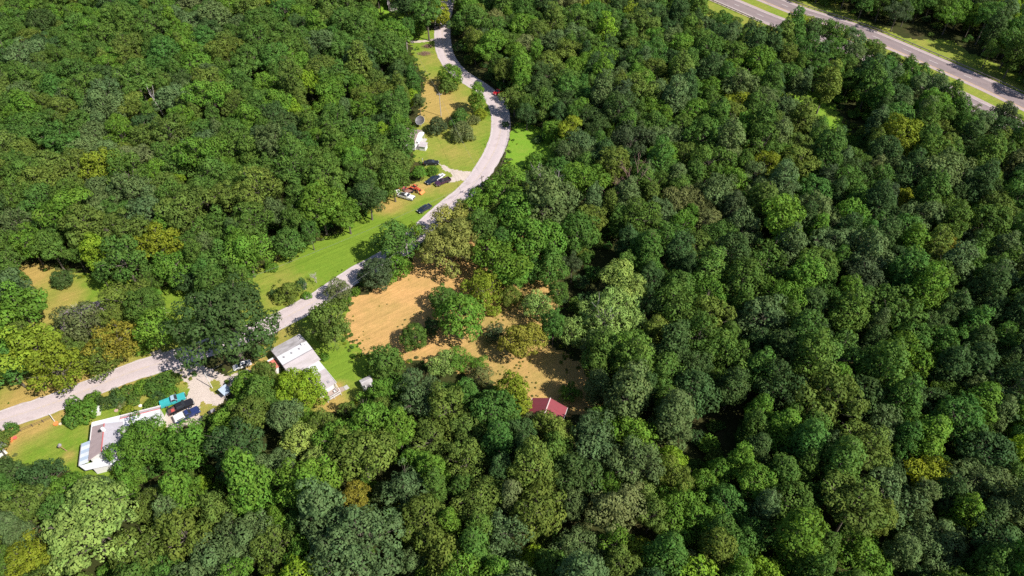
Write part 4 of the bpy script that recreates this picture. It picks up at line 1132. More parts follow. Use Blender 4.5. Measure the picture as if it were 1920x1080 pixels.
# --- house hidden under trees, left
ok_ = G(114, 583, 3.0); ok_.z = 0
hh = empty('hidden_house', ok_, R(25), 'mauve brown roofed house mostly covered by the thin brownish trees, at the left', 'house')
wbox(hh, .3, 9.4, -6.2, -.3, 0, 2.8, W_TAN)
MB().prism([(-6.2, 2.8), (-.3, 2.8), (-3.25, 3.9)], 0, 9.1).build('gable', W_TAN, hh).matrix_local = Matrix.Translation((.3, 0, 0)) @ Matrix(((0, 1, 0, 0), (1, 0, 0, 0), (0, 0, 1, 0), (0, 0, 0, 1)))
roof_panels(hh, (-.1, .1, 2.85), (9.8, .1, 2.85), (9.8, -3.22, 4.1), (-.1, -3.22, 4.1), R_MAUVE, 9, seam=.01)
roof_panels(hh, (-.1, -6.6, 2.85), (9.8, -6.6, 2.85), (9.8, -3.28, 4.1), (-.1, -3.28, 4.1), R_MAUVE, 9, seam=.01)
MB().box(-.12, 9.82, -3.34, -3.16, 4.09, 4.16).build('ridge_cap', R_BROWN, hh)
for y in (-1.6, -4.6): window(hh, (.3, y, 1.5), (0, 1, 0), .8, .9, (-1, 0, 0))
MB().tube((7.4, -2.2, 3.7), (7.4, -2.2, 4.5), .2, .2, 8).build('chimney', R_GREY, hh)

# --- small white house beside the upper lawn, its dish
ow = G(774, 241, 3.0); ow.z = 0
wh = empty('white_house', ow, R(-14), 'small white house with brown roof at the forest rim of the upper lawn', 'house')
wbox(wh, -4.5, 2.9, -6.6, -.3, 0, 2.8, W_WHITE)
MB().prism([(-6.6, 2.8), (-.3, 2.8), (-3.4, 4.0)], 0, 7.4).build('gable', W_WHITE, wh).matrix_local = Matrix.Translation((-4.5, 0, 0)) @ Matrix(((0, 1, 0, 0), (1, 0, 0, 0), (0, 0, 1, 0), (0, 0, 0, 1)))
roof_panels(wh, (-4.8, 0, 2.85), (3.1, 0, 2.85), (3.1, -3.38, 4.15), (-4.8, -3.38, 4.15), R_BROWN, 6, seam=.01)
roof_panels(wh, (-4.8, -6.9, 2.85), (3.1, -6.9, 2.85), (3.1, -3.42, 4.15), (-4.8, -3.42, 4.15), R_BROWN, 6, seam=.01)
roof_panels(wh, (3.12, -.2, 2.6), (3.12, -5.6, 2.5), (3.8, -5.4, 2.2), (3.8, -.4, 2.3), R_WHITE, 5, seam=.02)
for y in (-.7, -2.6, -4.4): bar(wh, (3.65, y, 0), (3.65, y, 2.25), .06, TRIM, 'post')
MB().box(2.9, 4.4, -6.3, -.3, 0, .3).build('porch_floor', CONC, wh)
wbox(wh, 4.1, 6.0, -6.4, -4.5, 0, 1.5, W_WHITE, 'porch_wall')
roof_panels(wh, (3.9, -4.3, 1.75), (6.2, -4.3, 1.75), (6.2, -6.6, 1.55), (3.9, -6.6, 1.55), R_PINKISH, 3, seam=.02)
window(wh, (2.9, -4.6, 1.5), (0, 1, 0), .8, .9, (1, 0, 0))

pd_ = G(789.5, 237, 0)
ds = empty('satellite_dish', pd_, R(-112), 'large grey mesh satellite dish on a pole behind the small white house', 'satellite dish')
bar(ds, (0, 0, 0), (0, 0, 1.7), .09, R_GREY, 'pole', 8)
mb = MB(); rings = []
tl = Matrix.Translation((0, 0, 2.0)) @ Matrix.Rotation(R(38), 4, 'Y')
for i in range(6):
    rr = 1.45 * i / 5; k0 = len(mb.v); n_ = 24 if i else 1
    for k in range(n_):
        a = 2 * math.pi * k / n_; mb.v.append(tuple(tl @ Vector((math.cos(a) * rr, math.sin(a) * rr, .40 * (i / 5) ** 2))))
    rings.append((k0, n_))
for i in range(1, 6):
    k0, n0 = rings[i - 1]; k1, n1 = rings[i]
    for k in range(24):
        j = (k + 1) % 24
        mb.f.append((k0, k1 + k, k1 + j) if n0 == 1 else (k0 + k, k1 + k, k1 + j, k0 + j))
dd = mb.build('dish', flat('dish_mesh', (.16, .15, .16), .5, metal=.3), ds); md = dd.modifiers.new('thick', 'SOLIDIFY'); md.thickness = .03
rim = MB()
for k in range(24):
    a, b = 2 * math.pi * k / 24, 2 * math.pi * (k + 1) / 24
    rim.tube(tl @ Vector((math.cos(a) * 1.45, math.sin(a) * 1.45, .40)), tl @ Vector((math.cos(b) * 1.45, math.sin(b) * 1.45, .40)), .03, .03, 5)
rim.build('rim', R_PALEBLUE, dd)
for k in range(3):
    a = 2.1 * k; bar(ds, tl @ Vector((math.cos(a) * 1.4, math.sin(a) * 1.4, .40)), tl @ Vector((0, 0, 1.2)), .018, R_GREY, 'strut')
MB().tube(tl @ Vector((0, 0, 1.1)), tl @ Vector((0, 0, 1.3)), .08, .08, 8).build('receiver', R_GREY, ds)

# --- house at the very top and one at the left edge
ot = G(728, 9, 2.6); ot.z = 0
th = empty('far_house', ot, R(10), 'pale end of a house in shade at the top edge, beyond the small top lawn', 'house')
wbox(th, 0, 3.4, 0, 8, 0, 2.6, flat('pinkish_siding', (.5, .42, .44), .7))
roof_panels(th, (-.3, -.3, 2.65), (-.3, 8.3, 2.65), (1.7, 8.3, 3.6), (1.7, -.3, 3.6), R_PINKISH, 4, seam=.01)
roof_panels(th, (3.7, -.3, 2.65), (3.7, 8.3, 2.65), (1.74, 8.3, 3.6), (1.74, -.3, 3.6), R_GREY, 4, seam=.01)
MB().prism([(0, 2.6), (3.4, 2.6), (1.7, 3.45)], .02, 7.9).build('gable', R_PINKISH, th)
window(th, (1.7, 0, 1.4), (1, 0, 0), .9, .9, (0, -1, 0))
ol = G(-6, 829, 2.2); ol.z = 0
lh = empty('edge_shed', ol, R(-28), 'white roofed shed cut by the left edge beside the round yard bush', 'shed')
wbox(lh, -3.5, 1.8, -2.6, -.2, 0, 2.0, W_WHITE)
roof_panels(lh, (-3.7, 0, 2.3), (2.1, 0, 2.3), (2.1, -2.8, 2.05), (-3.7, -2.8, 2.05), R_WHITE, 6)
MB().box(-3.7, 2.1, 0, .5, 2.1, 2.26).build('fascia', R_PINKISH, lh)
ox = G(176, 781, 0)
bxm = empty('white_cabinet', ox, R(15), 'small white boxy shed with brown side on the yard between hedge and low house', 'shed')
wbox(bxm, 0, 1.25, 0, 1.5, 0, 1.0, W_WHITE)
MB().slab([(-.06, -.06, 1.06), (1.35, -.06, 1.10), (1.35, 1.6, 1.16), (-.06, 1.6, 1.12)], .07).build('roof', TRIM, bxm)
MB().box(-.04, 0, .05, 1.45, 0, .95).build('side_board', W_BARN, bxm)

# ------------------------------------------------------------------ poles and wires
POLEM = flat('grey_pole_wood', (0.40, 0.36, 0.34), .85, var=.2)
def pole(px, py, h, label, arm=True, mat=POLEM, r=.13, rz=0.0):
    g = G(px, py); root = empty('utility_pole', g, rz, label, 'pole')
    MB().tube((0, 0, -.2), (0, 0, h), r, r * .72, 9).build('post', mat, root)
    if arm:
        c = MB().box(-.8, .8, -.06, .06, h - .55, h - .43).build('crossarm', mat, root)
        for x in (-.7, 0, .7): MB().tube((x, 0, h - .43), (x, 0, h - .28), .05, .04, 6).build('insulator', R_GREY, c)
    else: MB().tube((0, 0, h), (0, 0, h + .12), .05, .04, 6).build('insulator', R_GREY, root)
    return Vector((g.x, g.y, h - .3))
p1 = pole(768, 502, 7.6, 'pale wooden utility pole at the top corner of the hay field', rz=.6)
p2 = pole(905, 375, 8.0, 'dark utility pole beside the road junction with the side drive', rz=.8, mat=M_WOODPOST)
p3 = pole(827, 218, 8.2, 'utility pole standing in the dry patch of the upper lawn', rz=0)
p4 = pole(764, 97, 8.6, 'pale utility pole beside the farm track at the upper lawn', rz=.3)
p5 = pole(731.5, 29, 6.0, 'thin dark pole on the small top lawn', arm=False, mat=M_WOODPOST)
p0 = pole(398.5, 728, 5.2, 'short white pole on the little grass island in the gravel drive', arm=False, mat=TRIM, r=.09)
g = G(6, 690); root = empty('utility_pole', g, 0, 'pale leaning pole at the left edge above the road', 'pole'); MB().tube((0, 0, -.2), (-1.0, .6, 8.5), .14, .1, 9).build('post', POLEM, root); MB().tube((-1.0, .6, 8.5), (-1.01, .6, 8.62), .05, .04, 6).build('insulator', R_GREY, root); p6 = g + Vector((-1, .6, 8.3))
WIRE = flat('wire', (.35, .35, .36), .5, metal=.5)
def wire(a, b, label, sag=.9, r=.018):
    mb = MB(); prev = a
    for i in range(1, 15):
        t = i / 14; q = a.lerp(b, t) - Vector((0, 0, sag * 4 * t * (1 - t))); mb.tube(prev, q, r, r, 4, False); prev = q
    tag(mb.build('power_line', WIRE), label, 'wire', 'power lines along the county road')
wire(p3, p2, 'thin wire from the upper lawn pole to the junction pole')
wire(p4, p3, 'thin wire from the farm track pole to the upper lawn pole')
wire(p2, p1, 'thin wire from the junction pole to the hay field corner pole')
wire(p1, p0, 'thin wire from the hay field corner pole to the white pole in the drive', 1.2)
farl = G(378, 600); farl.z = 7.5
wire(p2 + Vector((.5, 0, 0)), Vector((farl.x, farl.y, 7.0)), 'long thin wire running over the long lawn above the road', 1.5)
root = empty('utility_pole', (farl.x, farl.y, 0), .5, 'utility pole behind the huge dark roadside oak, on the strip of grass', 'pole'); MB().tube((0, 0, -.2), (0, 0, 7.4), .13, .1, 9).build('post', POLEM, root); MB().box(-.8, .8, -.06, .06, 6.9, 7.02).build('crossarm', POLEM, root)
g = G(793, 306); root = empty('marker_post', g, 0, 'thin white post beside the dark car on the upper lawn', 'post'); MB().tube((0, 0, 0), (0, 0, 1.6), .05, .05, 6).build('post', TRIM, root); MB().box(-.09, .09, -.03, .03, 1.4, 1.65).build('sign_plate', TRIM, root)

# ------------------------------------------------------------------ vehicles
def car_paint(name, c, rough=.28):
    m, n, l, b = new_mat(name, rough, .5)
    tc = n.new('ShaderNodeTexCoord'); nz = noise_node(n, l, tc.outputs['Object'], 2.5, 4)
    l.new(mixc(n, l, nz, tuple(v * .92 for v in c), tuple(min(1, v * 1.08) for v in c)), b.inputs['Base Color'])
    b.inputs['Coat Weight'].default_value = .35; b.inputs['Coat Roughness'].default_value = .12
    return m
CHROME = flat('chrome', (.6, .6, .6), .25, metal=.9, var=.03)
LAMP = flat('lamp_glass', (.75, .75, .72), .15, var=.05); TAIL = flat('tail_lamp', (.35, .02, .02), .3, var=.05)
def wheels(root, xs, hw, r=.36):
    for x in xs:
        for s in (-1, 1):
            t = MB().tube((x, s * (hw - .12), r), (x, s * (hw + .08), r), r, r, 14).build('wheel', DARK, root)
            MB().tube((x, s * (hw + .05), r), (x, s * (hw + .10), r), r * .6, r * .5, 10).build('rim', CHROME, t)
def glass_quads(root, lo, hi, names=True, inset=.12, push=.012):
    """lo, hi: the four belt points and the four roof points of a cab, front-left first, going round; a window on each side"""
    nm = ['windshield', 'side_window', 'rear_window', 'side_window']
    cen = sum((Vector(p) for p in lo + hi), Vector()) / 8
    for i in range(4):
        j = (i + 1) % 4
        a, b, c, d_ = Vector(lo[i]), Vector(lo[j]), Vector(hi[j]), Vector(hi[i])
        m_ = (a + b + c + d_) / 4; nrm = (b - a).cross(d_ - a).normalized()
        if nrm.dot(m_ - cen) < 0: nrm = -nrm
        q = [m_ + (p - m_) * (1 - inset) + nrm * push for p in (a, b, c, d_)]; q2 = [p - nrm * (push + .01) for p in q]
        MB().hexa(q2, q).build(nm[i], GLASS, root)
def pickup(loc, rz, label, body, roofm=None, bedm=None, cap=None, L=5.5, W=1.95, s=1.0, old=False, load=None, extcab=False, group=None):
    root = empty('pickup_truck', loc, rz, label, 'pickup', group); root.scale = (s, s, s)
    hw = W / 2; f = L / 2; cb = -.95 if extcab else -.35           # cab rear
    hz = 1.08
    prof = [(f - .05, .48), (f, .72), (f - .05, .98), (f - .35, hz), (1.15, hz + .10), (cb, hz + .12), (cb, .45), (1.0, .40)]
    MB().prism(prof, -hw, hw, lambda z: .10 * max(0, (z - .85)) / .35).build('body', body, root, bevel=.05)
    lo = [(1.10, hw - .11, hz + .10), (1.10, -hw + .11, hz + .10), (cb, -hw + .11, hz + .10), (cb, hw - .11, hz + .10)]
    hi = [(.48, hw - .26, 1.70), (.48, -hw + .26, 1.70), (cb + .12, -hw + .26, 1.70), (cb + .12, hw - .26, 1.70)]
    MB().hexa([lo[0], lo[1], lo[2], lo[3]], [hi[0], hi[1], hi[2], hi[3]]).build('cab', roofm or body, root, bevel=.04)
    MB().box(cb + .12, .48, -hw + .26, hw - .26, 1.69, 1.76, .1, .1).build('roof', roofm or body, root, bevel=.03)
    glass_quads(root, lo, hi)
    bt = bedm or body; b0, b1 = -f + .05, cb - .04
    MB().box(b0, b1, -hw + .02, -hw + .16, .5, 1.16, 0, .02).build('bed_side', body, root, bevel=.03)
    MB().box(b0, b1, hw - .16, hw - .02, .5, 1.16, 0, .02).build('bed_side', body, root, bevel=.03)
    MB().box(b0 - .04, b0 + .05, -hw + .17, hw - .17, .55, 1.15).build('tailgate', body, root, bevel=.02)
    MB().box(b0 + .05, b1, -hw + .16, hw - .16, .62, .74).build('bed_floor', bt, root)
    MB().box(b1 - .06, b1, -hw + .17, hw - .17, .74, 1.14).build('bed_front', bt, root)
    for y in (-hw + .16, hw - .42): MB().box(-1.95, -1.15, y, y + .26, .74, .98, .08, .04).build('wheel_housing', bt, root)
    if cap:
        clo = [(b1 - .02, -hw + .05), (b0 - .02, -hw + .05), (b0 - .02, hw - .05), (b1 - .02, hw - .05)]
        MB().hexa([(x, y, 1.16) for x, y in clo], [(b1 - .1, -hw + .2, 1.74), (b0 + .15, -hw + .2, 1.72), (b0 + .15, hw - .2, 1.72), (b1 - .1, hw - .2, 1.74)]).build('bed_cap', cap, root, bevel=.05)
        MB().quad((b0 - .02, -hw + .25, 1.24), (b0 - .02, hw - .25, 1.24), (b0 + .12, hw - .32, 1.64), (b0 + .12, -hw + .32, 1.64)).build('cap_window', GLASS, root)
        for s_ in (-1, 1): MB().box(b0 + .5, b1 - .4, s_ * (hw - .09) - .02, s_ * (hw - .09) + .02, 1.28, 1.52).build('cap_window', GLASS, root)
    MB().box(f - .02, f + .14, -hw + .05, hw - .05, .42, .64).build('bumper', CHROME, root, bevel=.03)
    MB().box(-f - .10, -f + .04, -hw + .05, hw - .05, .42, .60).build('bumper', CHROME, root, bevel=.03)
    MB().box(f - .03, f + .03, -hw + .38, hw - .38, .68, .95).build('grille', DARK, root)
    for s_ in (-1, 1):
        MB().box(f - .06, f + .02, s_ * (hw - .22) - .12, s_ * (hw - .22) + .12, .70, .92).build('headlight', LAMP, root)
        MB().box(-f, -f + .08, s_ * (hw - .1) - .07, s_ * (hw - .1) + .05, .75, 1.05).build('tail_light', TAIL, root)
        MB().box(.82, 1.0, s_ * (hw + .12) - .12, s_ * (hw + .12) + .12, 1.18, 1.36).build('mirror', body if not old else CHROME, root)
    wheels(root, (f - .95, -f + 1.15), hw - .06)
    if load: load(root, b0, b1, hw)
    return root
def sedan(loc, rz, label, body, L=4.6, W=1.78, s=1.0, group=None):
    root = empty('parked_car', loc, rz, label, 'car', group); root.scale = (s, s, s)
    hw = W / 2; f = L / 2
    prof = [(f, .42), (f + .02, .62), (f - .12, .76), (1.0, .93), (-1.35, .95), (-f + .1, .90), (-f, .7), (-f + .03, .42), (-1.0, .32), (1.0, .32)]
    MB().prism(prof, -hw, hw, lambda z: .09 * max(0, (z - .6)) / .35).build('body', body, root, bevel=.07)
    lo = [(1.05, hw - .12, .92), (1.05, -hw + .12, .92), (-1.55, -hw + .12, .93), (-1.55, hw - .12, .93)]
    hi = [(.25, hw - .28, 1.38), (.25, -hw + .28, 1.38), (-.85, -hw + .28, 1.38), (-.85, hw - .28, 1.38)]
    MB().hexa(lo, hi).build('cabin', body, root, bevel=.05)
    MB().box(-.85, .25, -hw + .28, hw - .28, 1.37, 1.41, .08, .06).build('roof', body, root)
    glass_quads(root, lo, hi, inset=.10)
    for s_ in (-1, 1):
        MB().box(f - .10, f + .03, s_ * (hw - .3) - .17, s_ * (hw - .3) + .17, .58, .72).build('headlight', LAMP, root)
        MB().box(-f - .02, -f + .08, s_ * (hw - .28) - .17, s_ * (hw - .28) + .17, .66, .82).build('tail_light', TAIL, root)
        MB().box(.72, .88, s_ * (hw + .07) - .1, s_ * (hw + .07) + .1, .95, 1.08).build('mirror', body, root)
    MB().box(f - .02, f + .09, -hw + .08, hw - .08, .34, .52).build('bumper', body, root, bevel=.03)
    MB().box(-f - .08, -f + .03, -hw + .08, hw - .08, .34, .54).build('bumper', body, root, bevel=.03)
    wheels(root, (f - .85, -f + .9), hw - .05, .32)
    return root
def place(pa, pb, z=.7):
    """rear and front seen in the photograph -> middle on the ground, heading"""
    a, b = G(pa[0], pa[1], z), G(pb[0], pb[1], z); m_ = (a + b) / 2; m_.z = .035
    return m_, math.atan2(b.y - a.y, b.x - a.x), (b - a).length
TURQ = car_paint('turquoise_paint', (.04, .34, .36), .4); TURQROOF = car_paint('blue_grey_roof_paint', (.32, .42, .52), .4)
BLACKP = car_paint('black_paint', (.018, .017, .020)); NAVY = car_paint('navy_paint', (.022, .035, .12)); WHITEP = car_paint('white_paint_car', (.62, .62, .63), .35)
BLUEP = car_paint('blue_paint', (.013, .020, .040)); MAROON = car_paint('plum_paint', (.055, .022, .05)); REDP = car_paint('red_paint', (.35, .01, .02)); ORANGE = car_paint('orange_paint', (.52, .085, .04), .6)
RUSTBED = flat('worn_bed', (.10, .06, .06), .7, var=.3)
def red_load(root, b0, b1, hw): MB().box(b1 - 1.1, b1 - .35, -.45, .35, .74, .95, .05, .05).build('toolbox', flat('red_tarp', (.45, .08, .07), .7, var=.3), root)
def dark_load(root, b0, b1, hw): MB().box(b1 - .7, b1 - .2, -.6, .6, .74, 1.12, .03, .03).build('toolbox', DARK, root)
m_, a_, l_ = place((301.6, 759), (345.7, 742)); pickup(m_, a_, 'turquoise old pickup with grey roof, first of three beside the long low house', TURQ, TURQROOF, s=.89, old=True, group=None)
m_, a_, l_ = place((316.5, 773), (360, 752.6)); pickup(m_, a_, 'black pickup with something red in its bed, between the turquoise and navy ones', BLACKP, bedm=RUSTBED, s=.89, extcab=True, load=red_load)
m_, a_, l_ = place((328, 789), (371.6, 767)); pickup(m_, a_, 'navy pickup with a white cap over its bed, nearest the trees', NAVY, cap=WHITEP, s=.89)
m_, a_, l_ = place((748.6, 364), (774.4, 371)); pickup(m_, a_, 'white pickup with dark bed parked on the long lawn beside the orange tractor', WHITEP, bedm=DARK, s=.86)
m_, a_, l_ = place((843.5, 334.5), (816.5, 345.5)); pickup(m_, a_, 'dark plum pickup with open bed at the end of the side drive', MAROON, bedm=DARK, s=.86, load=dark_load)
m_, a_, l_ = place((805.5, 384.5), (786, 395.5)); sedan(m_, a_, 'dark navy sedan alone on the lawn near the road', BLUEP, s=.92)
m_, a_, l_ = place((819, 332), (802, 341.5)); sedan(m_, a_, 'dark blue car parked next to the plum pickup', BLUEP, s=.95)
m_, a_, l_ = place((829, 327), (820, 333)); sedan(m_, a_, 'small white car behind the dark blue one, mostly hidden', WHITEP, s=.72)
m_, a_, l_ = place((797, 304.5), (820, 304)); sedan(m_, a_, 'black low car beyond the weeping shrub on the upper lawn', BLACKP, s=.95)
m_, a_, l_ = place((816, 49), (831, 47)); sedan(m_, a_, 'dark grey car crossing the road near the top edge', car_paint('grey_paint', (.06, .06, .07)), s=.9)
m_, a_, l_ = place((941, 168), (929, 174)); sedan(m_, a_, 'dark red car in tree shade at the road bend', REDP, s=.95)
m_, a_, l_ = place((466, 679), (441, 688)); sedan(m_, a_, 'white car half hidden between the huge dark oak and the green tree', WHITEP, s=.8)

# orange tractor with loader and a flat trailer behind the white pickup
m_, a_, l_ = place((768, 349), (789, 358), .8)
tr = empty('tractor', m_, a_, 'orange tractor with front loader bucket at the forest rim of the lawn', 'tractor')
MB().box(.1, 1.5, -.3, .3, .75, 1.3, .06, .04).build('hood', ORANGE, tr, bevel=.05)
MB().box(-.9, .1, -.38, .38, .6, .95, .04, .02).build('chassis', ORANGE, tr)
for s_ in (-1, 1):
    MB().box(-1.15, -.1, s_ * .62 - .24, s_ * .62 + .24, 1.28, 1.36, .08, .02).build('fender', ORANGE, tr)
    t_ = MB().tube((-.65, s_ * .52, .68), (-.65, s_ * .88, .68), .68, .68, 16).build('wheel', DARK, tr); MB().tube((-.65, s_ * .84, .68), (-.65, s_ * .9, .68), .36, .3, 10).build('rim', ORANGE, t_)
    t_ = MB().tube((1.05, s_ * .5, .4), (1.05, s_ * .75, .4), .4, .4, 14).build('wheel', DARK, tr); MB().tube((1.05, s_ * .72, .4), (1.05, s_ * .77, .4), .22, .2, 10).build('rim', ORANGE, t_)
    MB().tube((.1, s_ * .42, 1.25), (1.5, s_ * .42, 1.0), .06, .06, 6).tube((1.5, s_ * .42, 1.0), (2.15, s_ * .42, .35), .06, .06, 6).build('loader_arm', ORANGE, tr)
    MB().tube((-.75, s_ * .45, 1.3), (-.75, s_ * .45, 2.1), .035, .035, 6).build('roll_bar', DARK, tr)
MB().tube((-.75, -.45, 2.1), (-.75, .45, 2.1), .035, .035, 6).build('roll_bar', DARK, tr)
MB().prism([(2.05, .1), (2.75, .12), (2.85, .3), (2.2, .75), (2.1, .7)], -.8, .8).build('bucket', flat('orange_bucket', (.8, .22, .06), .6), tr)
MB().box(-.6, -.2, -.2, .2, .95, 1.3).build('seat', DARK, tr)
MB().box(-2.0, -1.1, -.8, .8, .35, .55, .05, .05).build('mower_deck', ORANGE, tr)
MB().tube((.7, 0, 1.3), (.7, 0, 1.8), .04, .04, 6).build('exhaust', DARK, tr)
m_, a_, l_ = place((776, 355), (762, 361), .3)
fl = empty('flat_trailer', m_, a_, 'low flat trailer with rusty deck between white pickup and tractor', 'trailer')
for k in range(5): MB().box(-1.5, 1.5, -.75 + k * .3, -.47 + k * .3, .45, .51).build('plank', flat('rusty_plank', (.25, .13, .10), .9, var=.3), fl)
MB().box(-1.55, 1.55, -.82, -.76, .38, .6).box(-1.55, 1.55, .76, .82, .38, .6).build('frame', DARK, fl)
MB().tube((1.5, 0, .42), (2.3, 0, .4), .05, .05, 6).build('drawbar', DARK, fl)
for s_ in (-1, 1): MB().tube((-.2, s_ * .85, .28), (-.2, s_ * 1.02, .28), .28, .28, 12).build('wheel', DARK, fl)
g = G(745.5, 362); tk = empty('tank', g, .4, 'white rounded tank at the tail of the white pickup', 'tank')
MB().tube((-.7, 0, .6), (.7, 0, .6), .48, .48, 14).build('shell', TRIM, tk, bevel=.12)
for x in (-.4, .4): MB().box(x - .06, x + .06, -.35, .35, 0, .25).build('foot', R_GREY, tk)
g = G(757, 356); rb = empty('scrap_pile', g, .4, 'rusty red scrap heap between the trees and the orange tractor', 'scrap')
rr_ = random.Random(3)
for k in range(9):
    x, y = rr_.uniform(-1.6, 1.6), rr_.uniform(-.9, .9); MB().box(x - rr_.uniform(.15, .5), x + rr_.uniform(.15, .5), y - .25, y + .25, 0, rr_.uniform(.25, .7), .04, .04).build('metal_piece', rr_.choice([ORANGE, RUSTBED, REDTRIM]), rb)
g = G(397.6, 774); mw = empty('riding_mower', g, .7, 'small dark riding mower on the grass by the navy pickup', 'mower')
MB().box(-.2, .75, -.28, .28, .35, .75, .06, .04).build('hood', R_GREY, mw); MB().box(-.7, -.1, -.35, .35, .3, .45).build('deck', DARK, mw); MB().box(-.6, -.25, -.2, .2, .45, .85, 0, .02).build('seat', DARK, mw)
for x, r_ in ((.55, .18), (-.5, .26)):
    for s_ in (-1, 1): MB().tube((x, s_ * .3, r_), (x, s_ * .45, r_), r_, r_, 10).build('wheel', DARK, mw)
MB().tube((.0, 0, .7), (-.15, 0, 1.0), .02, .02, 5).tube((-.15, -.15, 1.0), (-.15, .15, 1.0), .02, .02, 5).build('steering_wheel', DARK, mw)
g = G(427, 742); cv = empty('tarp_canopy', g, .9, 'pale blue grey canopy sheet at the edge of the green tree by the drive', 'canopy')
MB().slab([(-.9, -1.1, 1.9), (.9, -1.1, 1.9), (.9, 1.1, 2.1), (-.9, 1.1, 2.1)], .04).build('sheet', R_BLUE, cv)
for x in (-.85, .85):
    for y in (-1.05, 1.05): MB().tube((x, y, 0), (x, y, 1.9), .03, .03, 5).build('post', R_GREY, cv)

# ------------------------------------------------------------------ yard things
def pot(px, py, r, h, c, label, top=None):
    g = G(px, py); root = empty('planter', g, 0, label, 'planter')
    MB().tube((0, 0, 0), (0, 0, h), r * .75, r, 12).build('tub', flat('planter_' + label.split()[0], c, .7, var=.1), root)
    MB().tube((0, 0, h * .9), (0, 0, h * .96), r * .85, r * .8, 10).build('soil', flat('soil', top or (.12, .08, .05), .95), root)
pot(106, 796, .5, .42, (.75, .24, .07), 'orange round tub on the yard rim near the hedge end', (.6, .2, .08))
pot(21, 827, .5, .5, (.78, .22, .08), 'orange tub beside the round bush at the left edge', (.6, .2, .08))
pot(29, 822, .38, .35, (.6, .12, .10), 'red tub with white rim beside the round bush at the left edge', (.7, .7, .7))
pot(114, 796, .3, .3, (.62, .52, .38), 'sandy tub right of the orange one on the yard rim')
pot(226, 764, .3, .35, (.72, .72, .70), 'white pot among the garden plants by the hedge', (.7, .7, .7))
pot(264, 762, .34, .3, (.8, .78, .74), 'cream basin on the grass strip above the low house', (.8, .8, .78))
pot(219, 771, .4, .3, (.45, .30, .24), 'brown tub above the low house roof')
pot(299, 765, .4, .4, (.78, .62, .5), 'pale tub at the tail of the turquoise pickup')
pot(332, 735, .3, .45, (.8, .28, .10), 'orange tub at the nose of the turquoise pickup', (.7, .3, .1))
pot(475, 781, .45, .9, (.05, .35, .38), 'turquoise barrel under the trees right of the drive')
pot(607, 745, .3, .5, (.78, .78, .77), 'white bucket on the grass below the porch', (.7, .7, .7))
g = G(126, 846); bh = empty('bird_house', g, .4, 'wooden bird feeder on a leaning post in the bottom left yard', 'bird feeder')
MB().tube((0, 0, 0), (-.5, .25, 1.7), .07, .05, 7).build('post', flat('feeder_wood', (.34, .2, .12), .8), bh)
MB().box(-.75, -.3, .05, .45, 1.65, 2.0).build('box', flat('feeder_box', (.40, .27, .2), .8), bh); MB().prism([(-.85, 2.0), (-.2, 2.0), (-.52, 2.3)], 0, .5).build('roof', R_GREY, bh)
a, b = G(97, 782), G(103, 790)
gt = empty('yard_gate', a, math.atan2(b.y - a.y, b.x - a.x), 'short pale gate in the low fence between road and yard', 'gate')
Lg = (b - a).length
for x in (0, Lg): MB().box(x - .06, x + .06, -.06, .06, 0, 1.1).build('post', TRIM, gt)
for z in (.3, .65, 1.0): MB().box(.06, Lg - .06, -.03, .03, z - .04, z + .04).build('rail', TRIM, gt)
def fence(pts, label, h=.9, mat=M_WOODPOST, rails=(.35, .75), gap=2.0, name='low_fence', rm=None):
    P = [G(*p) for p in pts]; root = empty(name, P[0], 0, label, 'fence'); base = P[0].copy(); pm = MB().box(-.05, .05, -.05, .05, 0, h).mesh('post', mat)
    for a, b in zip(P, P[1:]):
        n_ = max(1, int((b - a).length / gap))
        for k in range(n_):
            o = bpy.data.objects.new('post', pm); COL.objects.link(o); o.parent = root; o.location = a.lerp(b, k / n_) - base
        for z in rails: MB().tube(a - base + Vector((0, 0, z)), b - base + Vector((0, 0, z)), .025, .025, 5).build('rail', rm or mat, root)
fence([(40, 809), (62, 800), (82, 792), (96, 786)], 'low weathered fence between the road ditch and the bottom left yard')
fence([(958, 236), (955, 262), (948, 290), (938, 318), (930, 334)], 'thin dark wire fence along the road beside the bright meadow', 1.1, rails=(.5, .95), gap=3.0)
g = G(306, 580); sw = empty('lawn_ornament', g, 0, 'small white frame standing on the strip of grass behind the huge oak', 'frame')
MB().tube((-.5, 0, 0), (0, 0, 1.2), .04, .04, 5).tube((.5, 0, 0), (0, 0, 1.2), .04, .04, 5).build('frame', TRIM, sw)

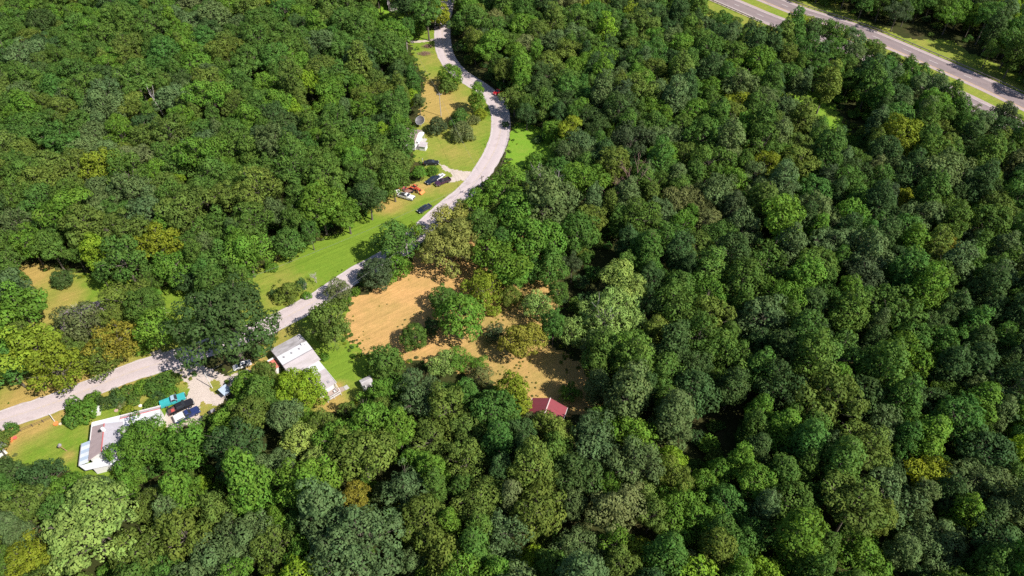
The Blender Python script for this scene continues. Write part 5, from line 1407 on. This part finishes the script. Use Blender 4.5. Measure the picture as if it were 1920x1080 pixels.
# ------------------------------------------------------------------ hedges, bushes, dead wood, brush heaps
def bush(px, py, rp, tone, label, kind='shrub', hf=.6):
    z = 1.0; g = G(px, py, z); s = proj(g.x, g.y, z)[2]; r = rp / s
    t = dict(x=g.x, y=g.y, r=r, zc=base_zc(kind, r, hf), tone=tone, kind=kind, label=label, group=None)
    return place_tree(t)
for a in [(20, 806, 15, 'N', 'round dark bush beside the left edge between road and yard'),
          (152, 775, 26, 'G', 'big bright bush at the left end of the roadside hedge'), (140, 786, 18, 'M', 'dark lower part of the hedge, nearest the yard'),
          (172, 748, 15, 'G', 'rounded bush sticking up from the hedge at the road edge'), (165, 762, 18, 'G', 'bright bush in the hedge above the white cabinet'),
          (122, 785, 9, 'D', 'small dark bush at the hedge tip by the gate'),
          (198, 755, 16, 'D', 'dark low hedge bush right of the white cabinet'), (218, 746, 16, 'D', 'second dark hedge bush along the road'),
          (238, 736, 17, 'M', 'taller hedge bush half way to the drive'), (250, 748, 14, 'M', 'hedge bush with a shaded left side'),
          (268, 726, 17, 'G', 'green hedge bush near the drive mouth'), (285, 728, 18, 'M', 'bush next to the drive mouth in the hedge'),
          (308, 718, 22, 'M', 'largest hedge bush, at the mouth of the drive'), (324, 712, 14, 'O', 'olive bush at the very end of the hedge'),
          (318, 734, 14, 'G', 'bush above the turquoise pickup'), (298, 742, 12, 'D', 'dark bush left of the turquoise pickup'),
          (282, 756, 12, 'M', 'garden bush above the long low roof end'), (238, 768, 11, 'Y', 'yellow green garden bush above the low house'),
          (250, 774, 8, 'D', 'small dark garden bush against the low house'), (225, 757, 8, 'R', 'brownish garden plant by the white pot'),
          (662, 664, 6, 'G', 'tiny sapling alone on the trailer lawn'), (608, 668, 9, 'G', 'small bush at the corner of the mobile home'),
          (563, 535, 13, 'D', 'dark low bush below the dead pale shrub'), (575, 552, 9, 'G', 'small bush at the road below the dead shrub'),
          (508, 500, 12, 'G', 'green bush at the left tip of the long lawn'), (468, 510, 12, 'G', 'bush half behind the huge oak at the lawn tip'),
          (648, 562, 10, 'G', 'bush between road and hay field'), (668, 545, 9, 'G', 'small bright bush beside the blackish round tree'),
          (700, 745, 20, 'G', 'bush at the lower right rim of the trailer lawn'), (650, 772, 18, 'O', 'olive bush below the trailer lawn'),
          (948, 232, 7, 'D', 'small dark bush at the road edge by the meadow')]:
    bush(*a)
# bare shrubs and snags
def dead(px, py, H, label, seed, thick=.1, spread=.5, depth=4, fork=3, rz=0, mat=None):
    g = G(px, py); root = empty('dead_tree', g, rz, label, 'dead tree')
    mb = bare(np.random.default_rng(seed), H, spread, thick, depth, fork)
    mb.build('branches', mat or DEADWOOD, root); return root
dead(594, 530, 3.6, 'bleached bare shrub beside the long lawn, the taller of two', 5, .09, .55, 5, 4)
dead(574, 543, 2.8, 'bleached bare shrub beside the long lawn, the lower of two', 8, .07, .6, 5, 4)
dead(1128, 662, 15, 'dead snag of bare grey branches at the dark right edge of the field', 12, .26, .28, 4, 3)
dead(1024, 392, 15, 'bare grey branches sticking out of the grove top', 21, .2, .4, 4, 3)
dead(318, 236, 17.5, 'pale curved dead trunk among the upper left woods', 40, .16, .3, 3, 2)
dead(305, 108, 17, 'dead grey treetop in the upper left woods, higher up', 44, .13, .35, 4, 3, mat=BARK)
dead(1178, 395, 20, 'reddish bare treetop in the woods right of the grove', 50, .22, .4, 5, 3, mat=flat('reddish_twigs', (.28, .17, .15), .9))
dead(166, 630, 10, 'pale bare limbs in front of the brown roof', 55, .15, .5, 4, 3)
dead(312, 597, 5, 'pale bare bush left of the huge dark oak', 61, .08, .55, 5, 4)
def brush(px, py, rx, ry, label, seed):
    g = G(px, py); root = empty('brush_heap', g, 0, label, 'brush heap'); rn = np.random.default_rng(seed); mb = MB()
    for _ in range(260):
        x, y = rn.normal(0, rx * .45), rn.normal(0, ry * .45); h = .9 * math.exp(-(x / rx) ** 2 - (y / ry) ** 2) * rn.random()
        d_ = Vector(rn.normal(0, 1, 3)); d_.z *= .35; d_.normalize(); p = Vector((x, y, h + .05)); mb.tube(p, p + d_ * rn.uniform(.4, 1.1), .035, .015, 4, False)
    mb.build('twigs', flat('brown_twigs_%d' % seed, (.27, .16, .13), .9, var=.3), root)
brush(797, 102, 2.6, 1.6, 'reddish brown brush heap on the upper lawn, the larger', 3)
brush(802, 88, 1.8, 1.2, 'brown brush heap on the upper lawn nearer the farm track', 4)
